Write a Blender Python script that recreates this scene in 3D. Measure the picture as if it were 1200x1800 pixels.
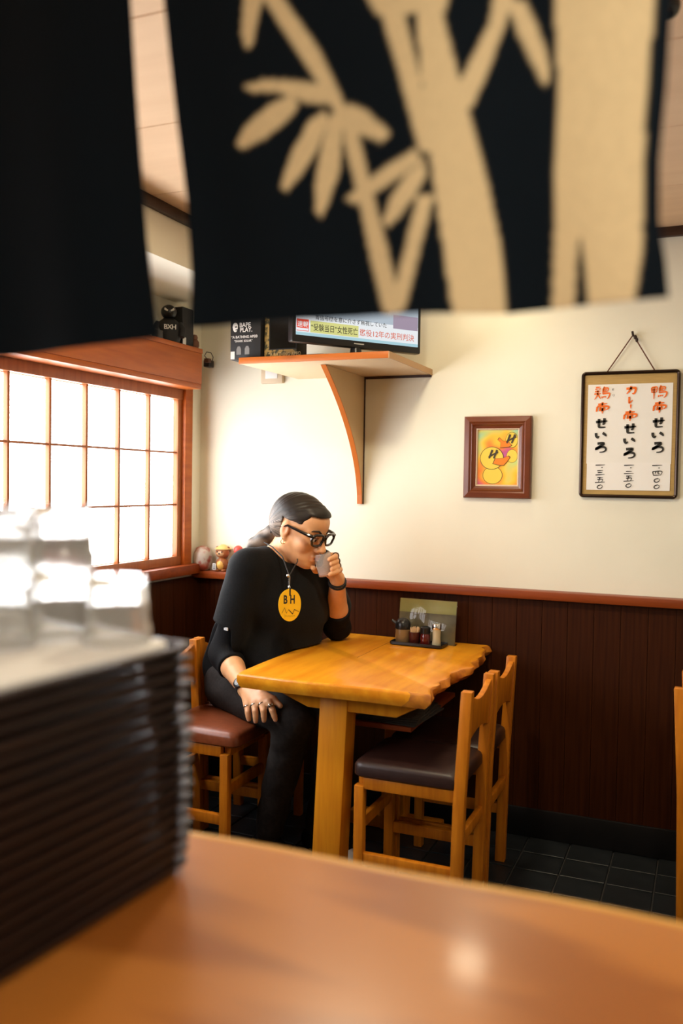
import bpy, bmesh, math, random
import numpy as np
from mathutils import Vector, Matrix
random.seed(7); np.random.seed(7)
for o in list(bpy.data.objects): bpy.data.objects.remove(o, do_unlink=True)
scn = bpy.context.scene; COL = scn.collection

# ---------------------------------------------------------------- camera
YAW, PITCH, ROLL = math.radians(22.7), math.radians(-1.92), math.radians(0.9)
_F = Vector((-math.sin(YAW)*math.cos(PITCH), math.cos(YAW)*math.cos(PITCH), math.sin(PITCH)))
_R0 = Vector((math.cos(YAW), math.sin(YAW), 0)); _U0 = _R0.cross(_F)
_R = _R0*math.cos(ROLL)+_U0*math.sin(ROLL); _U = _U0*math.cos(ROLL)-_R0*math.sin(ROLL)
cd = bpy.data.cameras.new('camera'); cam = bpy.data.objects.new('camera', cd); COL.objects.link(cam)
cam.matrix_world = Matrix(((_R.x,_U.x,-_F.x,0),(_R.y,_U.y,-_F.y,0),(_R.z,_U.z,-_F.z,1.3),(0,0,0,1)))
cd.sensor_fit = 'AUTO'; cd.sensor_width = 36; cd.lens = 31.0
cd.clip_start = 0.02; cd.clip_end = 60
cd.dof.use_dof = True; cd.dof.focus_distance = 3.12; cd.dof.aperture_fstop = 2.1
scn.camera = cam
# ---------------------------------------------------------------- world and exposure
w = bpy.data.worlds.new('world'); scn.world = w; w.use_nodes = True
w.node_tree.nodes['Background'].inputs[0].default_value = (0.85, 0.92, 1.0, 1)
w.node_tree.nodes['Background'].inputs[1].default_value = 1.0
scn.view_settings.view_transform = 'Standard'; scn.view_settings.look = 'None'
scn.view_settings.gamma = 1; scn.view_settings.use_curve_mapping = False
scn.view_settings.exposure = 0.0
WINDOW_LIGHT = 11.0          # radiance of the daylit frosted panes
def area(name, loc, size, power, color, rot=(0,0,0), sy=None, spread=180):
    d = bpy.data.lights.new(name, 'AREA'); d.energy = power; d.color = color; d.size = size
    d.shape = 'RECTANGLE' if sy else 'DISK'
    if sy: d.size_y = sy
    d.spread = math.radians(spread)
    o = bpy.data.objects.new(name, d); COL.objects.link(o); o.location = loc; o.rotation_euler = rot
    return o
WARM = (1.0, 0.86, 0.60)
LAMPS = [  # round ceiling lamps of the room: x, y, diameter, power
    (-0.80, 2.00, 0.16, 14.0),
    (0.80, 2.20, 0.20, 4.5),
    (-0.75, 3.02, 0.13, 1.8),
    (0.35, 0.05, 0.26, 15.0)]
for i,(x,y,s,p) in enumerate(LAMPS): area('ceiling_lamp_light', (x,y,2.155), s, p, (1.0,0.91,0.74) if i==3 else WARM)

# ---------------------------------------------------------------- materials
MATS = {}
def mat(name, col, rough=0.5, metal=0.0, col2=None, scale=8.0, stretch=(1,1,1), detail=4, bump=0.0,
        spec=0.5, trans=0.0, ior=1.45, coat=0.0, emis=None, estr=0.0, sss=0.0, wave=0.0, contrast=(0.35,0.65), alpha=1.0, sheen=0.0):
    if name in MATS: return MATS[name]
    m = bpy.data.materials.new(name); m.use_nodes = True; nt = m.node_tree
    b = nt.nodes['Principled BSDF']; I = b.inputs
    I['Base Color'].default_value = (*col,1); I['Roughness'].default_value = rough; I['Metallic'].default_value = metal
    I['Specular IOR Level'].default_value = spec; I['Transmission Weight'].default_value = trans; I['IOR'].default_value = ior
    I['Coat Weight'].default_value = coat; I['Coat Roughness'].default_value = 0.12; I['Alpha'].default_value = alpha
    I['Sheen Weight'].default_value = sheen
    if sss: I['Subsurface Weight'].default_value = sss; I['Subsurface Radius'].default_value = (0.02,0.008,0.004); I['Subsurface Scale'].default_value = 0.5
    if emis: I['Emission Color'].default_value = (*emis,1); I['Emission Strength'].default_value = estr
    if col2 or bump:
        tc = nt.nodes.new('ShaderNodeTexCoord'); mp = nt.nodes.new('ShaderNodeMapping')
        mp.inputs['Scale'].default_value = stretch; nt.links.new(tc.outputs['Object'], mp.inputs['Vector'])
        nz = nt.nodes.new('ShaderNodeTexNoise'); nz.inputs['Scale'].default_value = scale; nz.inputs['Detail'].default_value = detail
        nt.links.new(mp.outputs['Vector'], nz.inputs['Vector']); src = nz.outputs['Fac']
        if wave:
            wv = nt.nodes.new('ShaderNodeTexWave'); wv.inputs['Scale'].default_value = wave; wv.inputs['Distortion'].default_value = 7
            wv.inputs['Detail'].default_value = 3; wv.inputs['Detail Scale'].default_value = 1.2
            nt.links.new(mp.outputs['Vector'], wv.inputs['Vector'])
            mx = nt.nodes.new('ShaderNodeMath'); mx.operation = 'MULTIPLY_ADD'; mx.inputs[1].default_value = 0.45
            ml = nt.nodes.new('ShaderNodeMath'); ml.operation = 'MULTIPLY'; ml.inputs[1].default_value = 0.55
            nt.links.new(nz.outputs['Fac'], ml.inputs[0]); nt.links.new(wv.outputs['Fac'], mx.inputs[0]); nt.links.new(ml.outputs[0], mx.inputs[2]); src = mx.outputs[0]
        if col2:
            r = nt.nodes.new('ShaderNodeValToRGB'); r.color_ramp.elements[0].position = contrast[0]; r.color_ramp.elements[1].position = contrast[1]
            r.color_ramp.elements[0].color = (*col,1); r.color_ramp.elements[1].color = (*col2,1)
            nt.links.new(src, r.inputs[0]); nt.links.new(r.outputs[0], I['Base Color'])
        if bump:
            bp = nt.nodes.new('ShaderNodeBump'); bp.inputs['Strength'].default_value = bump; bp.inputs['Distance'].default_value = 0.003
            nt.links.new(src, bp.inputs['Height']); nt.links.new(bp.outputs[0], I['Normal'])
    MATS[name] = m; return m
def attr_mat(name, attr, c0, c1, rough, spec=0.5, sss=0.0, noise=0.0):
    m = bpy.data.materials.new(name); m.use_nodes = True; nt = m.node_tree; b = nt.nodes['Principled BSDF']
    a = nt.nodes.new('ShaderNodeAttribute'); a.attribute_name = attr
    x = nt.nodes.new('ShaderNodeMix'); x.data_type = 'RGBA'
    x.inputs['A'].default_value = (*c0,1); x.inputs['B'].default_value = (*c1,1)
    nt.links.new(a.outputs['Fac'], x.inputs['Factor']); out = x.outputs['Result']
    if noise:
        nz = nt.nodes.new('ShaderNodeTexNoise'); nz.inputs['Scale'].default_value = 45; nz.inputs['Detail'].default_value = 3
        h = nt.nodes.new('ShaderNodeHueSaturation'); mr = nt.nodes.new('ShaderNodeMapRange')
        mr.inputs['To Min'].default_value = 1-noise; mr.inputs['To Max'].default_value = 1+noise
        nt.links.new(nz.outputs['Fac'], mr.inputs['Value']); nt.links.new(mr.outputs[0], h.inputs['Value']); nt.links.new(out, h.inputs['Color']); out = h.outputs[0]
    nt.links.new(out, b.inputs['Base Color']); b.inputs['Roughness'].default_value = rough; b.inputs['Specular IOR Level'].default_value = spec
    if sss: b.inputs['Subsurface Weight'].default_value = sss; b.inputs['Subsurface Radius'].default_value = (0.02,0.007,0.004); b.inputs['Subsurface Scale'].default_value = 0.4
    MATS[name] = m; return m

plaster = mat('cream_plaster', (0.80,0.772,0.635), 0.85, col2=(0.84,0.812,0.672), scale=3, bump=0.05, spec=0.2)
ceil_m = mat('ceiling_board', (0.78,0.55,0.35), 0.8, col2=(0.82,0.59,0.38), scale=2, stretch=(1,8,1), spec=0.2)
wain = mat('wainscot_wood', (0.028,0.0062,0.0010), 0.55, col2=(0.046,0.0110,0.0018), scale=14, stretch=(6,6,0.25), bump=0.06, spec=0.15)
capwood = mat('chestnut_trim', (0.20,0.036,0.005), 0.4, col2=(0.27,0.052,0.008), scale=10, stretch=(0.3,4,6), spec=0.4)
orangewood = mat('orange_wood', (0.38,0.085,0.010), 0.4, col2=(0.48,0.12,0.016), scale=9, stretch=(4,0.5,5), spec=0.4)
darkwood = mat('dark_trim', (0.030,0.010,0.004), 0.5, col2=(0.05,0.018,0.007), scale=10)
tablewood = mat('table_wood', (0.70,0.235,0.0080), 0.30, col2=(0.88,0.375,0.018), scale=5, stretch=(5,0.7,5), bump=0.03, coat=0.3, spec=0.45, detail=6)
barkwood = mat('live_edge_wood', (0.34,0.09,0.006), 0.55, col2=(0.62,0.22,0.014), scale=26, stretch=(1,1,1), bump=0.5)
legwood = mat('leg_wood', (0.68,0.230,0.008), 0.4, col2=(0.80,0.320,0.014), scale=10, stretch=(5,5,0.35), spec=0.4)
chairwood = mat('chair_wood', (0.46,0.135,0.006), 0.38, col2=(0.60,0.20,0.010), scale=12, stretch=(5,5,0.5), spec=0.4, bump=0.04)
leather = mat('brown_leather', (0.17,0.042,0.014), 0.32, col2=(0.21,0.055,0.02), scale=60, bump=0.12, spec=0.5)
leather_shade = mat('shaded_leather', (0.018,0.0065,0.005), 0.42, col2=(0.025,0.009,0.007), scale=60, bump=0.12, spec=0.5)  # brown seat leather with the shade under the table put into its colour
counterwood = mat('counter_wood', (0.31,0.094,0.013), 0.30, col2=(0.45,0.158,0.026), scale=3.5, stretch=(0.8,7,5), bump=0.03, coat=0.25, wave=0.7)
counteredge = mat('counter_edge_wood', (0.62,0.30,0.05), 0.35, col2=(0.70,0.38,0.08), scale=12)
tile_m = mat('slate_tile', (0.010,0.013,0.016), 0.42, col2=(0.020,0.024,0.028), scale=9, bump=0.3, spec=0.4)
grout_m = mat('grey_grout', (0.035,0.035,0.036), 0.8)
blackp = mat('black_plastic', (0.008,0.008,0.009), 0.3)
matte_black = mat('matte_black', (0.010,0.010,0.011), 0.6)
chrome = mat('polished_steel', (0.75,0.74,0.72), 0.18, 1.0)
white_p = mat('white_paint', (0.80,0.79,0.76), 0.6)

# ---------------------------------------------------------------- building helpers
class B:
    """collects shapes, becomes one mesh object"""
    def __init__(s): s.bm = bmesh.new()
    def box(s, x0,x1,y0,y1,z0,z1, bev=0, M=None, seg=2):
        t = bmesh.new(); bmesh.ops.create_cube(t, size=1)
        for v in t.verts: v.co = Vector(((x0+x1)/2+v.co.x*(x1-x0),(y0+y1)/2+v.co.y*(y1-y0),(z0+z1)/2+v.co.z*(z1-z0)))
        if bev: bmesh.ops.bevel(t, geom=t.edges[:], offset=bev, segments=seg, profile=0.5, affect='EDGES')
        return s._add(t, M)
    def _add(s, t, M=None, bake=None):
        if M is not None: bmesh.ops.transform(t, matrix=M, verts=t.verts[:])
        me = bpy.data.meshes.new('tmp'); t.to_mesh(me); t.free(); s.bm.from_mesh(me); bpy.data.meshes.remove(me); return s
    def lathe(s, prof, n=24, M=None, cap=True):
        t = bmesh.new(); rings=[]
        for r,z in prof:
            if r<1e-6: rings.append([t.verts.new((0,0,z))])
            else: rings.append([t.verts.new((r*math.cos(2*math.pi*i/n), r*math.sin(2*math.pi*i/n), z)) for i in range(n)])
        for a,b in zip(rings, rings[1:]):
            if len(a)==1 and len(b)==1: continue
            for i in range(n):
                j=(i+1)%n
                if len(a)==1: t.faces.new((a[0],b[j],b[i]))
                elif len(b)==1: t.faces.new((a[i],a[j],b[0]))
                else: t.faces.new((a[i],a[j],b[j],b[i]))
        if cap:
            for rg,fl in ((rings[0],True),(rings[-1],False)):
                if len(rg)>1: t.faces.new(rg[::-1] if fl else rg)
        bmesh.ops.recalc_face_normals(t, faces=t.faces[:]) if cap else None
        return s._add(t, M)
    def tube(s, pts, r, n=10, closed=False, M=None, flat=1.0):
        pts=[Vector(p) for p in pts]; rs = r if hasattr(r,'__len__') else [r]*len(pts)
        t=bmesh.new(); rings=[]; N=len(pts); up=None
        for i,p in enumerate(pts):
            if closed: d=(pts[(i+1)%N]-pts[i-1])
            else: d=(pts[min(i+1,N-1)]-pts[max(i-1,0)])
            d.normalize()
            if up is None:
                up = Vector((0,0,1)) if abs(d.z)<0.9 else Vector((1,0,0))
            u=(up-d*up.dot(d)).normalized(); v=d.cross(u); up=u
            rings.append([t.verts.new(p+(u*math.cos(2*math.pi*k/n)*flat+v*math.sin(2*math.pi*k/n))*rs[i]) for k in range(n)])
        M2 = N if closed else N-1
        for i in range(M2):
            a,b=rings[i],rings[(i+1)%N]
            for k in range(n): t.faces.new((a[k],a[(k+1)%n],b[(k+1)%n],b[k]))
        if not closed: t.faces.new(rings[0][::-1]); t.faces.new(rings[-1])
        bmesh.ops.recalc_face_normals(t, faces=t.faces[:])
        return s._add(t, M)
    def prism(s, poly, d0, d1, axis='z', bev=0, M=None):
        """poly: 2-d outline; extruded along axis from d0 to d1. axis z:(x,y) y:(x,z) x:(y,z)"""
        def P(a,b,d): return {'z':(a,b,d),'y':(a,d,b),'x':(d,a,b)}[axis]
        t=bmesh.new(); lo=[t.verts.new(P(a,b,d0)) for a,b in poly]; hi=[t.verts.new(P(a,b,d1)) for a,b in poly]
        n=len(poly); t.faces.new(lo); t.faces.new(hi[::-1])
        for i in range(n): t.faces.new((lo[i],hi[i],hi[(i+1)%n],lo[(i+1)%n]))
        bmesh.ops.recalc_face_normals(t, faces=t.faces[:])
        if bev: bmesh.ops.bevel(t, geom=t.edges[:], offset=bev, segments=2, profile=0.5, affect='EDGES')
        return s._add(t, M)
    def ellipsoid(s, c, r, M=None, n=20, m=12):
        t=bmesh.new(); bmesh.ops.create_uvsphere(t,u_segments=n,v_segments=m,radius=1)
        for v in t.verts: v.co=Vector((c[0]+v.co.x*r[0],c[1]+v.co.y*r[1],c[2]+v.co.z*r[2]))
        return s._add(t,M)
    def stroke(s, pts, w, y=0.0, th=0.0006):
        """brush stroke in the x-z plane facing -y: pts (x,z) with widths"""
        ws = w if hasattr(w,'__len__') else [w]*len(pts)
        P=[Vector((p[0],p[1])) for p in pts]; L=[];Rr=[]
        for i,p in enumerate(P):
            d=(P[min(i+1,len(P)-1)]-P[max(i-1,0)])
            if d.length<1e-9: d=Vector((1,0))
            d.normalize(); nrm=Vector((-d.y,d.x)); L.append(p+nrm*ws[i]/2); Rr.append(p-nrm*ws[i]/2)
        t=bmesh.new()
        a=[t.verts.new((q.x,y-th,q.y)) for q in L]; b=[t.verts.new((q.x,y-th,q.y)) for q in Rr]
        for i in range(len(P)-1): t.faces.new((a[i],b[i],b[i+1],a[i+1]))
        bmesh.ops.recalc_face_normals(t, faces=t.faces[:])
        return s._add(t)
    def build(s, name, material, parent=None, smooth=True, loc=None, label=None):
        me=bpy.data.meshes.new(name); s.bm.to_mesh(me); s.bm.free()
        return link(name, me, material, parent, smooth, loc, label)
def link(name, me, material, parent=None, smooth=True, loc=None, label=None):
    o=bpy.data.objects.new(name, me); COL.objects.link(o)
    if material is not None: me.materials.append(material)
    if smooth and len(me.polygons):
        me.polygons.foreach_set('use_smooth',[True]*len(me.polygons))
        try: me.set_sharp_from_angle(angle=math.radians(38))
        except Exception: pass
    if parent: o.parent=parent
    if loc is not None: o.location=loc
    if label: o['label']=label
    return o
def tag(o,label,cat,group=None):
    o['label']=label; o['category']=cat
    if group: o['group']=group
    return o
def thing(name,label,cat,loc=(0,0,0),rz=0,group=None):
    o=bpy.data.objects.new(name,None); COL.objects.link(o); o.location=loc; o.rotation_euler=(0,0,rz); o.empty_display_size=0.05
    return tag(o,label,cat,group)
def struct(o): o['kind']='structure'; return o
def copy_tree(o,parent=None):
    c=o.copy(); COL.objects.link(c); c.parent=parent
    for ch in o.children: copy_tree(ch,c)
    return c
def text_mesh(body, size, bold=0.0, align='LEFT', xs=1.0):
    """flat lettering in the x-z plane facing -y, baseline at z=0"""
    c=bpy.data.curves.new('lettering','FONT'); c.body=body; c.size=size; c.offset=bold*size; c.align_x=align; c.resolution_u=3
    o=bpy.data.objects.new('lettering_tmp',c); COL.objects.link(o); bpy.context.view_layer.update()
    dg=bpy.context.evaluated_depsgraph_get(); me=bpy.data.meshes.new_from_object(o.evaluated_get(dg))
    bpy.data.objects.remove(o,do_unlink=True); bpy.data.curves.remove(c)
    for v in me.vertices: v.co=Vector((v.co.x*xs,-v.co.z,v.co.y))
    me.materials.clear(); return me
def text(body,size,material,parent,loc,bold=0.0,align='LEFT',xs=1.0,name='lettering',rz=0):
    me=text_mesh(body,size,bold,align,xs); o=link(name,me,material,parent,False,loc); o.rotation_euler=(0,0,rz); return o
def T(x,y,z): return Matrix.Translation((x,y,z))
def basis(o,x,y,z):
    return Matrix(((x[0],y[0],z[0],o[0]),(x[1],y[1],z[1],o[1]),(x[2],y[2],z[2],o[2]),(0,0,0,1)))

# ---------------------------------------------------------------- room shell
YW, XL, CZ = 3.285, -2.04, 2.20      # plaster face of back wall, left wall, ceiling
fl=struct(B().box(-2.3,2.4,-1.7,3.5,-0.12,-0.006).build('floor',grout_m,smooth=False))
tm=None; TX,TY=0.150,0.1425
for i in range(18):
    for j in range(15):
        x=-2.085+TX*i; y=3.252-TY*(j+1)
        if y<1.1 or x>0.45: continue
        if tm is None:
            o=B().box(0.003,TX-0.003,0.003,TY-0.003,-0.008,0,bev=0.0015,seg=1).build('tile',tile_m,fl,smooth=False); tm=o.data
        else: o=bpy.data.objects.new('tile',tm); COL.objects.link(o); o.parent=fl
        o.location=(x,y,random.uniform(-0.0012,0.0006))
wb=struct(B().box(-2.3,2.4,YW,YW+0.12,-0.05,CZ+0.1).build('wall_back',plaster,smooth=False))
pm=None
for i in range(34):      # wainscot planks on the back wall
    x=-2.03+0.092*i
    if pm is None:
        o=B().box(0.0003,0.0915,3.25,YW+0.01,0.105,0.89,bev=0.0008,seg=1).build('plank',wain,wb,smooth=False); pm=o.data
    else: o=bpy.data.objects.new('plank',pm); COL.objects.link(o); o.parent=wb
    o.location.x=x
struct(B().box(-2.04,1.1,3.222,YW+0.002,0.884,0.915,bev=0.004).build('trim_1',capwood))
struct(B().box(-2.04,1.1,3.243,YW,0.0,0.108,bev=0.004).build('baseboard_back',mat('black_skirting',(0.006,0.006,0.007),0.35)))
struct(B().box(-2.0,1.6,YW-0.022,YW+0.002,2.168,CZ,bev=0.003).build('trim_2',darkwood))
# left wall around the window opening
WZ0,WZ1,WY0,WY1=0.93,1.69,0.62,3.205
lw=B(); lw.box(XL-0.14,XL,-1.7,3.5,-0.05,WZ0).box(XL-0.14,XL,-1.7,3.5,WZ1,CZ+0.1).box(XL-0.14,XL,-1.7,WY0,WZ0,WZ1).box(XL-0.14,XL,WY1,3.5,WZ0,WZ1)
wl=struct(lw.build('wall_left',plaster,smooth=False))
for i in range(25):
    o=B().box(XL-0.01,XL+0.014,0.0003,0.0915,0.105,0.89,bev=0.0008,seg=1).build('plank',wain,wl,smooth=False) if i==0 else bpy.data.objects.new('plank',lpm)
    if i==0: lpm=o.data
    else: COL.objects.link(o); o.parent=wl
    o.location.y=3.25-0.092*(i+1)
struct(B().box(XL,XL+0.022,0.5,3.243,0,0.108,bev=0.004).build('baseboard_left',MATS['black_skirting']))
# soffit along the left wall with dark rail at the ceiling
struct(B().box(XL,-1.675,-0.5,YW,2.025,CZ+0.01).build('soffit',plaster,smooth=False))
struct(B().box(-1.677,-1.655,-0.5,YW,2.165,CZ,bev=0.003).build('trim_3',darkwood))
ce=struct(B().box(-2.3,2.4,-1.7,3.5,CZ+0.012,CZ+0.1).build('ceiling',mat('ceiling_gap',(0.02,0.012,0.008),0.8),smooth=False))
y=3.285
while y>-1.6:
    y0=y-0.4575; B().box(-2.1,2.3,y0+0.002,y-0.002,CZ,CZ+0.014,bev=0.001,seg=1).build('ceiling_board',ceil_m,ce,smooth=False); y=y0
struct(B().box(2.2,2.32,-1.7,3.5,-0.05,CZ+0.1).build('wall_right',plaster,smooth=False))
struct(B().box(-2.3,2.4,-1.7,-1.58,-0.05,CZ+0.1).build('wall_front',plaster,smooth=False))

# window: sliding sash with muntins and frosted panes
win=bpy.data.objects.new('window_1',None); COL.objects.link(win); win.location=(XL,0,WZ0); struct(win)
wood_w=mat('window_wood',(0.30,0.095,0.028),0.45,col2=(0.38,0.13,0.04),scale=12,stretch=(5,5,0.4))
def wp(name,y0,y1,z0,z1,x0=-0.05,x1=0.0,bev=0.003,m=wood_w):
    return B().box(x0,x1,y0,y1,z0-WZ0,z1-WZ0,bev=bev).build(name,m,win)
wp('jamb',3.150,3.205,WZ0,WZ1,-0.08,0.012,m=orangewood); wp('jamb',WY0,WY0+0.05,WZ0,WZ1,-0.08,0.012,m=orangewood)
wp('sill',WY0,WY1+0.02,0.905,0.945,-0.10,0.045,m=capwood); wp('head_rail',WY0,3.15,1.634,WZ1,-0.06,0.0)
wp('sash_stile',3.120,3.150,0.945,1.64,-0.045,-0.005); wp('bottom_rail',WY0+0.05,3.15,0.945,0.982,-0.045,-0.004)
cols=[3.120,2.925,2.732,2.545,2.357,2.166,1.975,1.784,1.593,1.402,1.211,1.020,0.829,0.67]
rows=[0.982,1.197,1.413,1.634]
for c in cols[1:-1]: wp('muntin',c-0.0055,c+0.0055,0.982,1.636,-0.040,-0.008,bev=0.0015)
for r in rows[1:-1]: wp('muntin',WY0+0.05,3.12,r-0.004,r+0.004,-0.038,-0.010,bev=0.0015)
pane_m=mat('frosted_pane',(0.8,0.8,0.8),0.35,emis=(0.94,0.97,1.0),estr=WINDOW_LIGHT)
for a,b in zip(cols,cols[1:]):
    for r0,r1 in zip(rows,rows[1:]):
        wp('pane',b+0.005,a-0.005,r0+0.0035,r1-0.0035,-0.030,-0.026,bev=0,m=pane_m)
# pelmet box above the window
pel=thing('window_pelmet','long orange wooden pelmet box running above the paned window','pelmet',(XL,1.9,1.675))
B().box(0,0.09,-1.25,1.245,0,0.02,bev=0.002).build('bottom_board',orangewood,pel)
B().box(0.074,0.092,-1.25,1.245,0.02,0.145,bev=0.003).build('front_board',orangewood,pel)
B().box(0,0.094,-1.25,1.247,0.145,0.165,bev=0.003).build('top_board',orangewood,pel)
B().box(0.0,0.074,1.229,1.245,0.02,0.145).build('end_board',orangewood,pel)

# ---------------------------------------------------------------- serving counter, trays, tumblers
ct=thing('serving_counter','glossy orange-brown wooden serving counter with a pale live edge','counter',(-0.2,0.3,0))
N=60; far=[]
for i in range(N+1):
    x=-1.75+3.2*i/N; far.append((x, 0.587+0.006*math.sin(x*5.1+1)+0.003*math.sin(x*17)))
poly=[(-1.75,-0.55)]+far+[(1.45,-0.55)]
B().prism(poly,0.822,0.880,'z').build('counter_top',counterwood,ct,smooth=False)
eg=B()
eg.tube([(x,y+0.008,0.8535) for x,y in far],0.0250,n=14); eg.build('live_edge',counteredge,ct)
B().box(-1.7,1.4,-0.15,0.45,0.0,0.822,bev=0.004).build('counter_base',mat('counter_front',(0.06,0.02,0.008),0.5,col2=(0.08,0.03,0.012),scale=10,stretch=(5,5,0.3)),ct)

lacquer=mat('black_lacquer',(0.012,0.006,0.005),0.28,coat=0.3,col2=(0.020,0.009,0.007),scale=5)
rim_m=mat('brown_lacquer_rim',(0.026,0.011,0.008),0.38,coat=0.1,col2=(0.014,0.007,0.006),scale=4)
def rrect(w,h,r,n=6):
    P=[]
    for cx,cy,a0 in ((w/2-r,h/2-r,0),(-w/2+r,h/2-r,90),(-w/2+r,-h/2+r,180),(w/2-r,-h/2+r,270)):
        for k in range(n+1):
            a=math.radians(a0+90*k/n); P.append((cx+r*math.cos(a),cy+r*math.sin(a)))
    return P
def loft(b, loops, close_first=True, close_last=True, M=None):
    t=bmesh.new(); V=[[t.verts.new(p) for p in L] for L in loops]; n=len(V[0])
    for a,c in zip(V,V[1:]):
        for i in range(n): t.faces.new((a[i],a[(i+1)%n],c[(i+1)%n],c[i]))
    if close_first: t.faces.new(V[0][::-1])
    if close_last: t.faces.new(V[-1])
    bmesh.ops.recalc_face_normals(t,faces=t.faces[:]); b._add(t,M)
TW,TD,TH,NT=0.43,0.40,0.0136,18
def tray_mesh(b):
    def L(d,z): return [(x,y,z) for x,y in rrect(TW-2*d,TD-2*d,0.022-min(d,0.02)*0.5)]
    loft(b,[L(0.014,0.0),L(0.009,0.0015),L(0.007,0.0075),L(0.0072,0.0125),L(0.010,0.0128),L(0.012,0.004)])
rz=math.radians(-4.0); cr,sr=math.cos(rz),math.sin(rz)
def stackpt(lx,ly,z):    # stack frame: far right corner of the trays
    cx,cy=-0.504,0.814; return (cx+(lx*cr-ly*sr), cy+(lx*sr+ly*cr), z)
ordn=['topmost','second','third','fourth','fifth','sixth','seventh','eighth','ninth','tenth','eleventh','twelfth','thirteenth','fourteenth','fifteenth','sixteenth','seventeenth','bottom']
tmesh=None
for k in range(NT):
    o=thing('serving_tray','','tray')
    if tmesh is None:
        b=B(); tray_mesh(b); tmesh=b.build('tray_body',lacquer,o).data
        b=B(); LR_=lambda d,z:[(x,y,z) for x,y in rrect(TW-2*d,TD-2*d,0.020)]
        loft(b,[LR_(0.008,0.0078),LR_(0.0,0.0088),LR_(0.0,0.0129),LR_(0.002,0.0134),LR_(0.008,0.0130)],False,False); rmesh=b.build('rim',rim_m,o).data
    else:
        for nm_,m_ in (('tray_body',tmesh),('rim',rmesh)): c_=bpy.data.objects.new(nm_,m_); COL.objects.link(c_); c_.parent=o
    jx,jy=(random.uniform(-0.0025,0.0025),random.uniform(-0.0025,0.0025))
    o.location=stackpt(-TW/2+jx,-TD/2+jy,0.8805+k*TH); o.rotation_euler=(0,0,rz+random.uniform(-0.006,0.006))
    q=NT-1-k; l=('topmost black lacquer tray of the stack, carrying the white cloth and tumblers' if q==0 else
       'bottom black lacquer tray of the stack, resting on the counter' if q==NT-1 else
       'black lacquer serving tray, %s from the top of the counter stack'%ordn[q])
    tag(o,l,'tray','lacquer trays stacked on the counter')
ZT=0.8805+(NT-1)*TH+0.0042
c=B()
def CL(d,z): return [(x,y,z+0.0006*math.sin(x*60)*math.cos(y*50)) for x,y in rrect(TW-0.030-2*d,TD-0.030-2*d,0.02)]
loft(c,[CL(0.0,0.0),CL(0.0,0.010),CL(0.004,0.0125)])
o=c.build('tray_cloth',mat('white_cloth',(0.86,0.85,0.83),0.9,col2=(0.90,0.89,0.87),scale=90,bump=0.3)); o.location=stackpt(-TW/2-0.004,-TD/2-0.004,ZT); o.rotation_euler=(0,0,rz)
tag(o,'folded white cloth lining the top tray under the tumblers','cloth')
ZG=ZT+0.0128
glass_m=mat('clear_glass',(0.95,0.95,0.94),0.10,trans=0.86,ior=1.36,spec=0.5)
def tumbler(b):   # upside-down tumbler, mouth down
    out=[(0.0355,0.0),(0.0352,0.018),(0.0328,0.021),(0.0318,0.045),(0.0305,0.066),(0.028,0.0705),(0,0.0712)]
    inn=[(0,0.060),(0.0265,0.060),(0.0290,0.056),(0.0302,0.030),(0.0312,0.021),(0.0335,0.016),(0.0338,0.0)]
    b.lathe(out+inn[0:0],n=32,cap=False); 
    b.lathe(inn,n=32,cap=False)
    b.lathe([(0.0338,0.0),(0.0355,0.0)],n=32,cap=False)
    bmesh.ops.remove_doubles(b.bm,verts=b.bm.verts[:],dist=1e-5); bmesh.ops.recalc_face_normals(b.bm,faces=b.bm.faces[:])
gm=None
G=[(-0.062,-0.060,0,'single upside-down clear tumbler standing alone near the tray corner'),
   (-0.142,-0.058,0,'lower tumbler of the stacked pair beside the single tumbler'),
   (-0.142,-0.058,1,'upper tumbler of the stacked pair beside the single tumbler'),
   (-0.222,-0.056,0,'lower tumbler of the far stacked pair along the tray back'),
   (-0.222,-0.056,1,'upper tumbler of the far stacked pair along the tray back'),
   (-0.150,-0.135,0,'lower tumbler of the stacked pair in the middle of the tray'),
   (-0.150,-0.135,1,'upper tumbler of the stacked pair in the middle of the tray'),
   (-0.232,-0.132,0,'lower tumbler of the stacked pair at the inner tray side'),
   (-0.232,-0.132,1,'upper tumbler of the stacked pair at the inner tray side'),
   (-0.305,-0.090,0,'upside-down clear tumbler at the inner end of the tray cloth')]
for lx,ly,k,l in G:
    if gm is None: b=B(); tumbler(b); o=b.build('tumbler',glass_m); gm=o.data
    else: o=bpy.data.objects.new('tumbler',gm); COL.objects.link(o)
    o.location=stackpt(lx,ly,ZG+k*0.0716); tag(o,l,'glass','tumblers drying on the tray stack')

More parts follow.
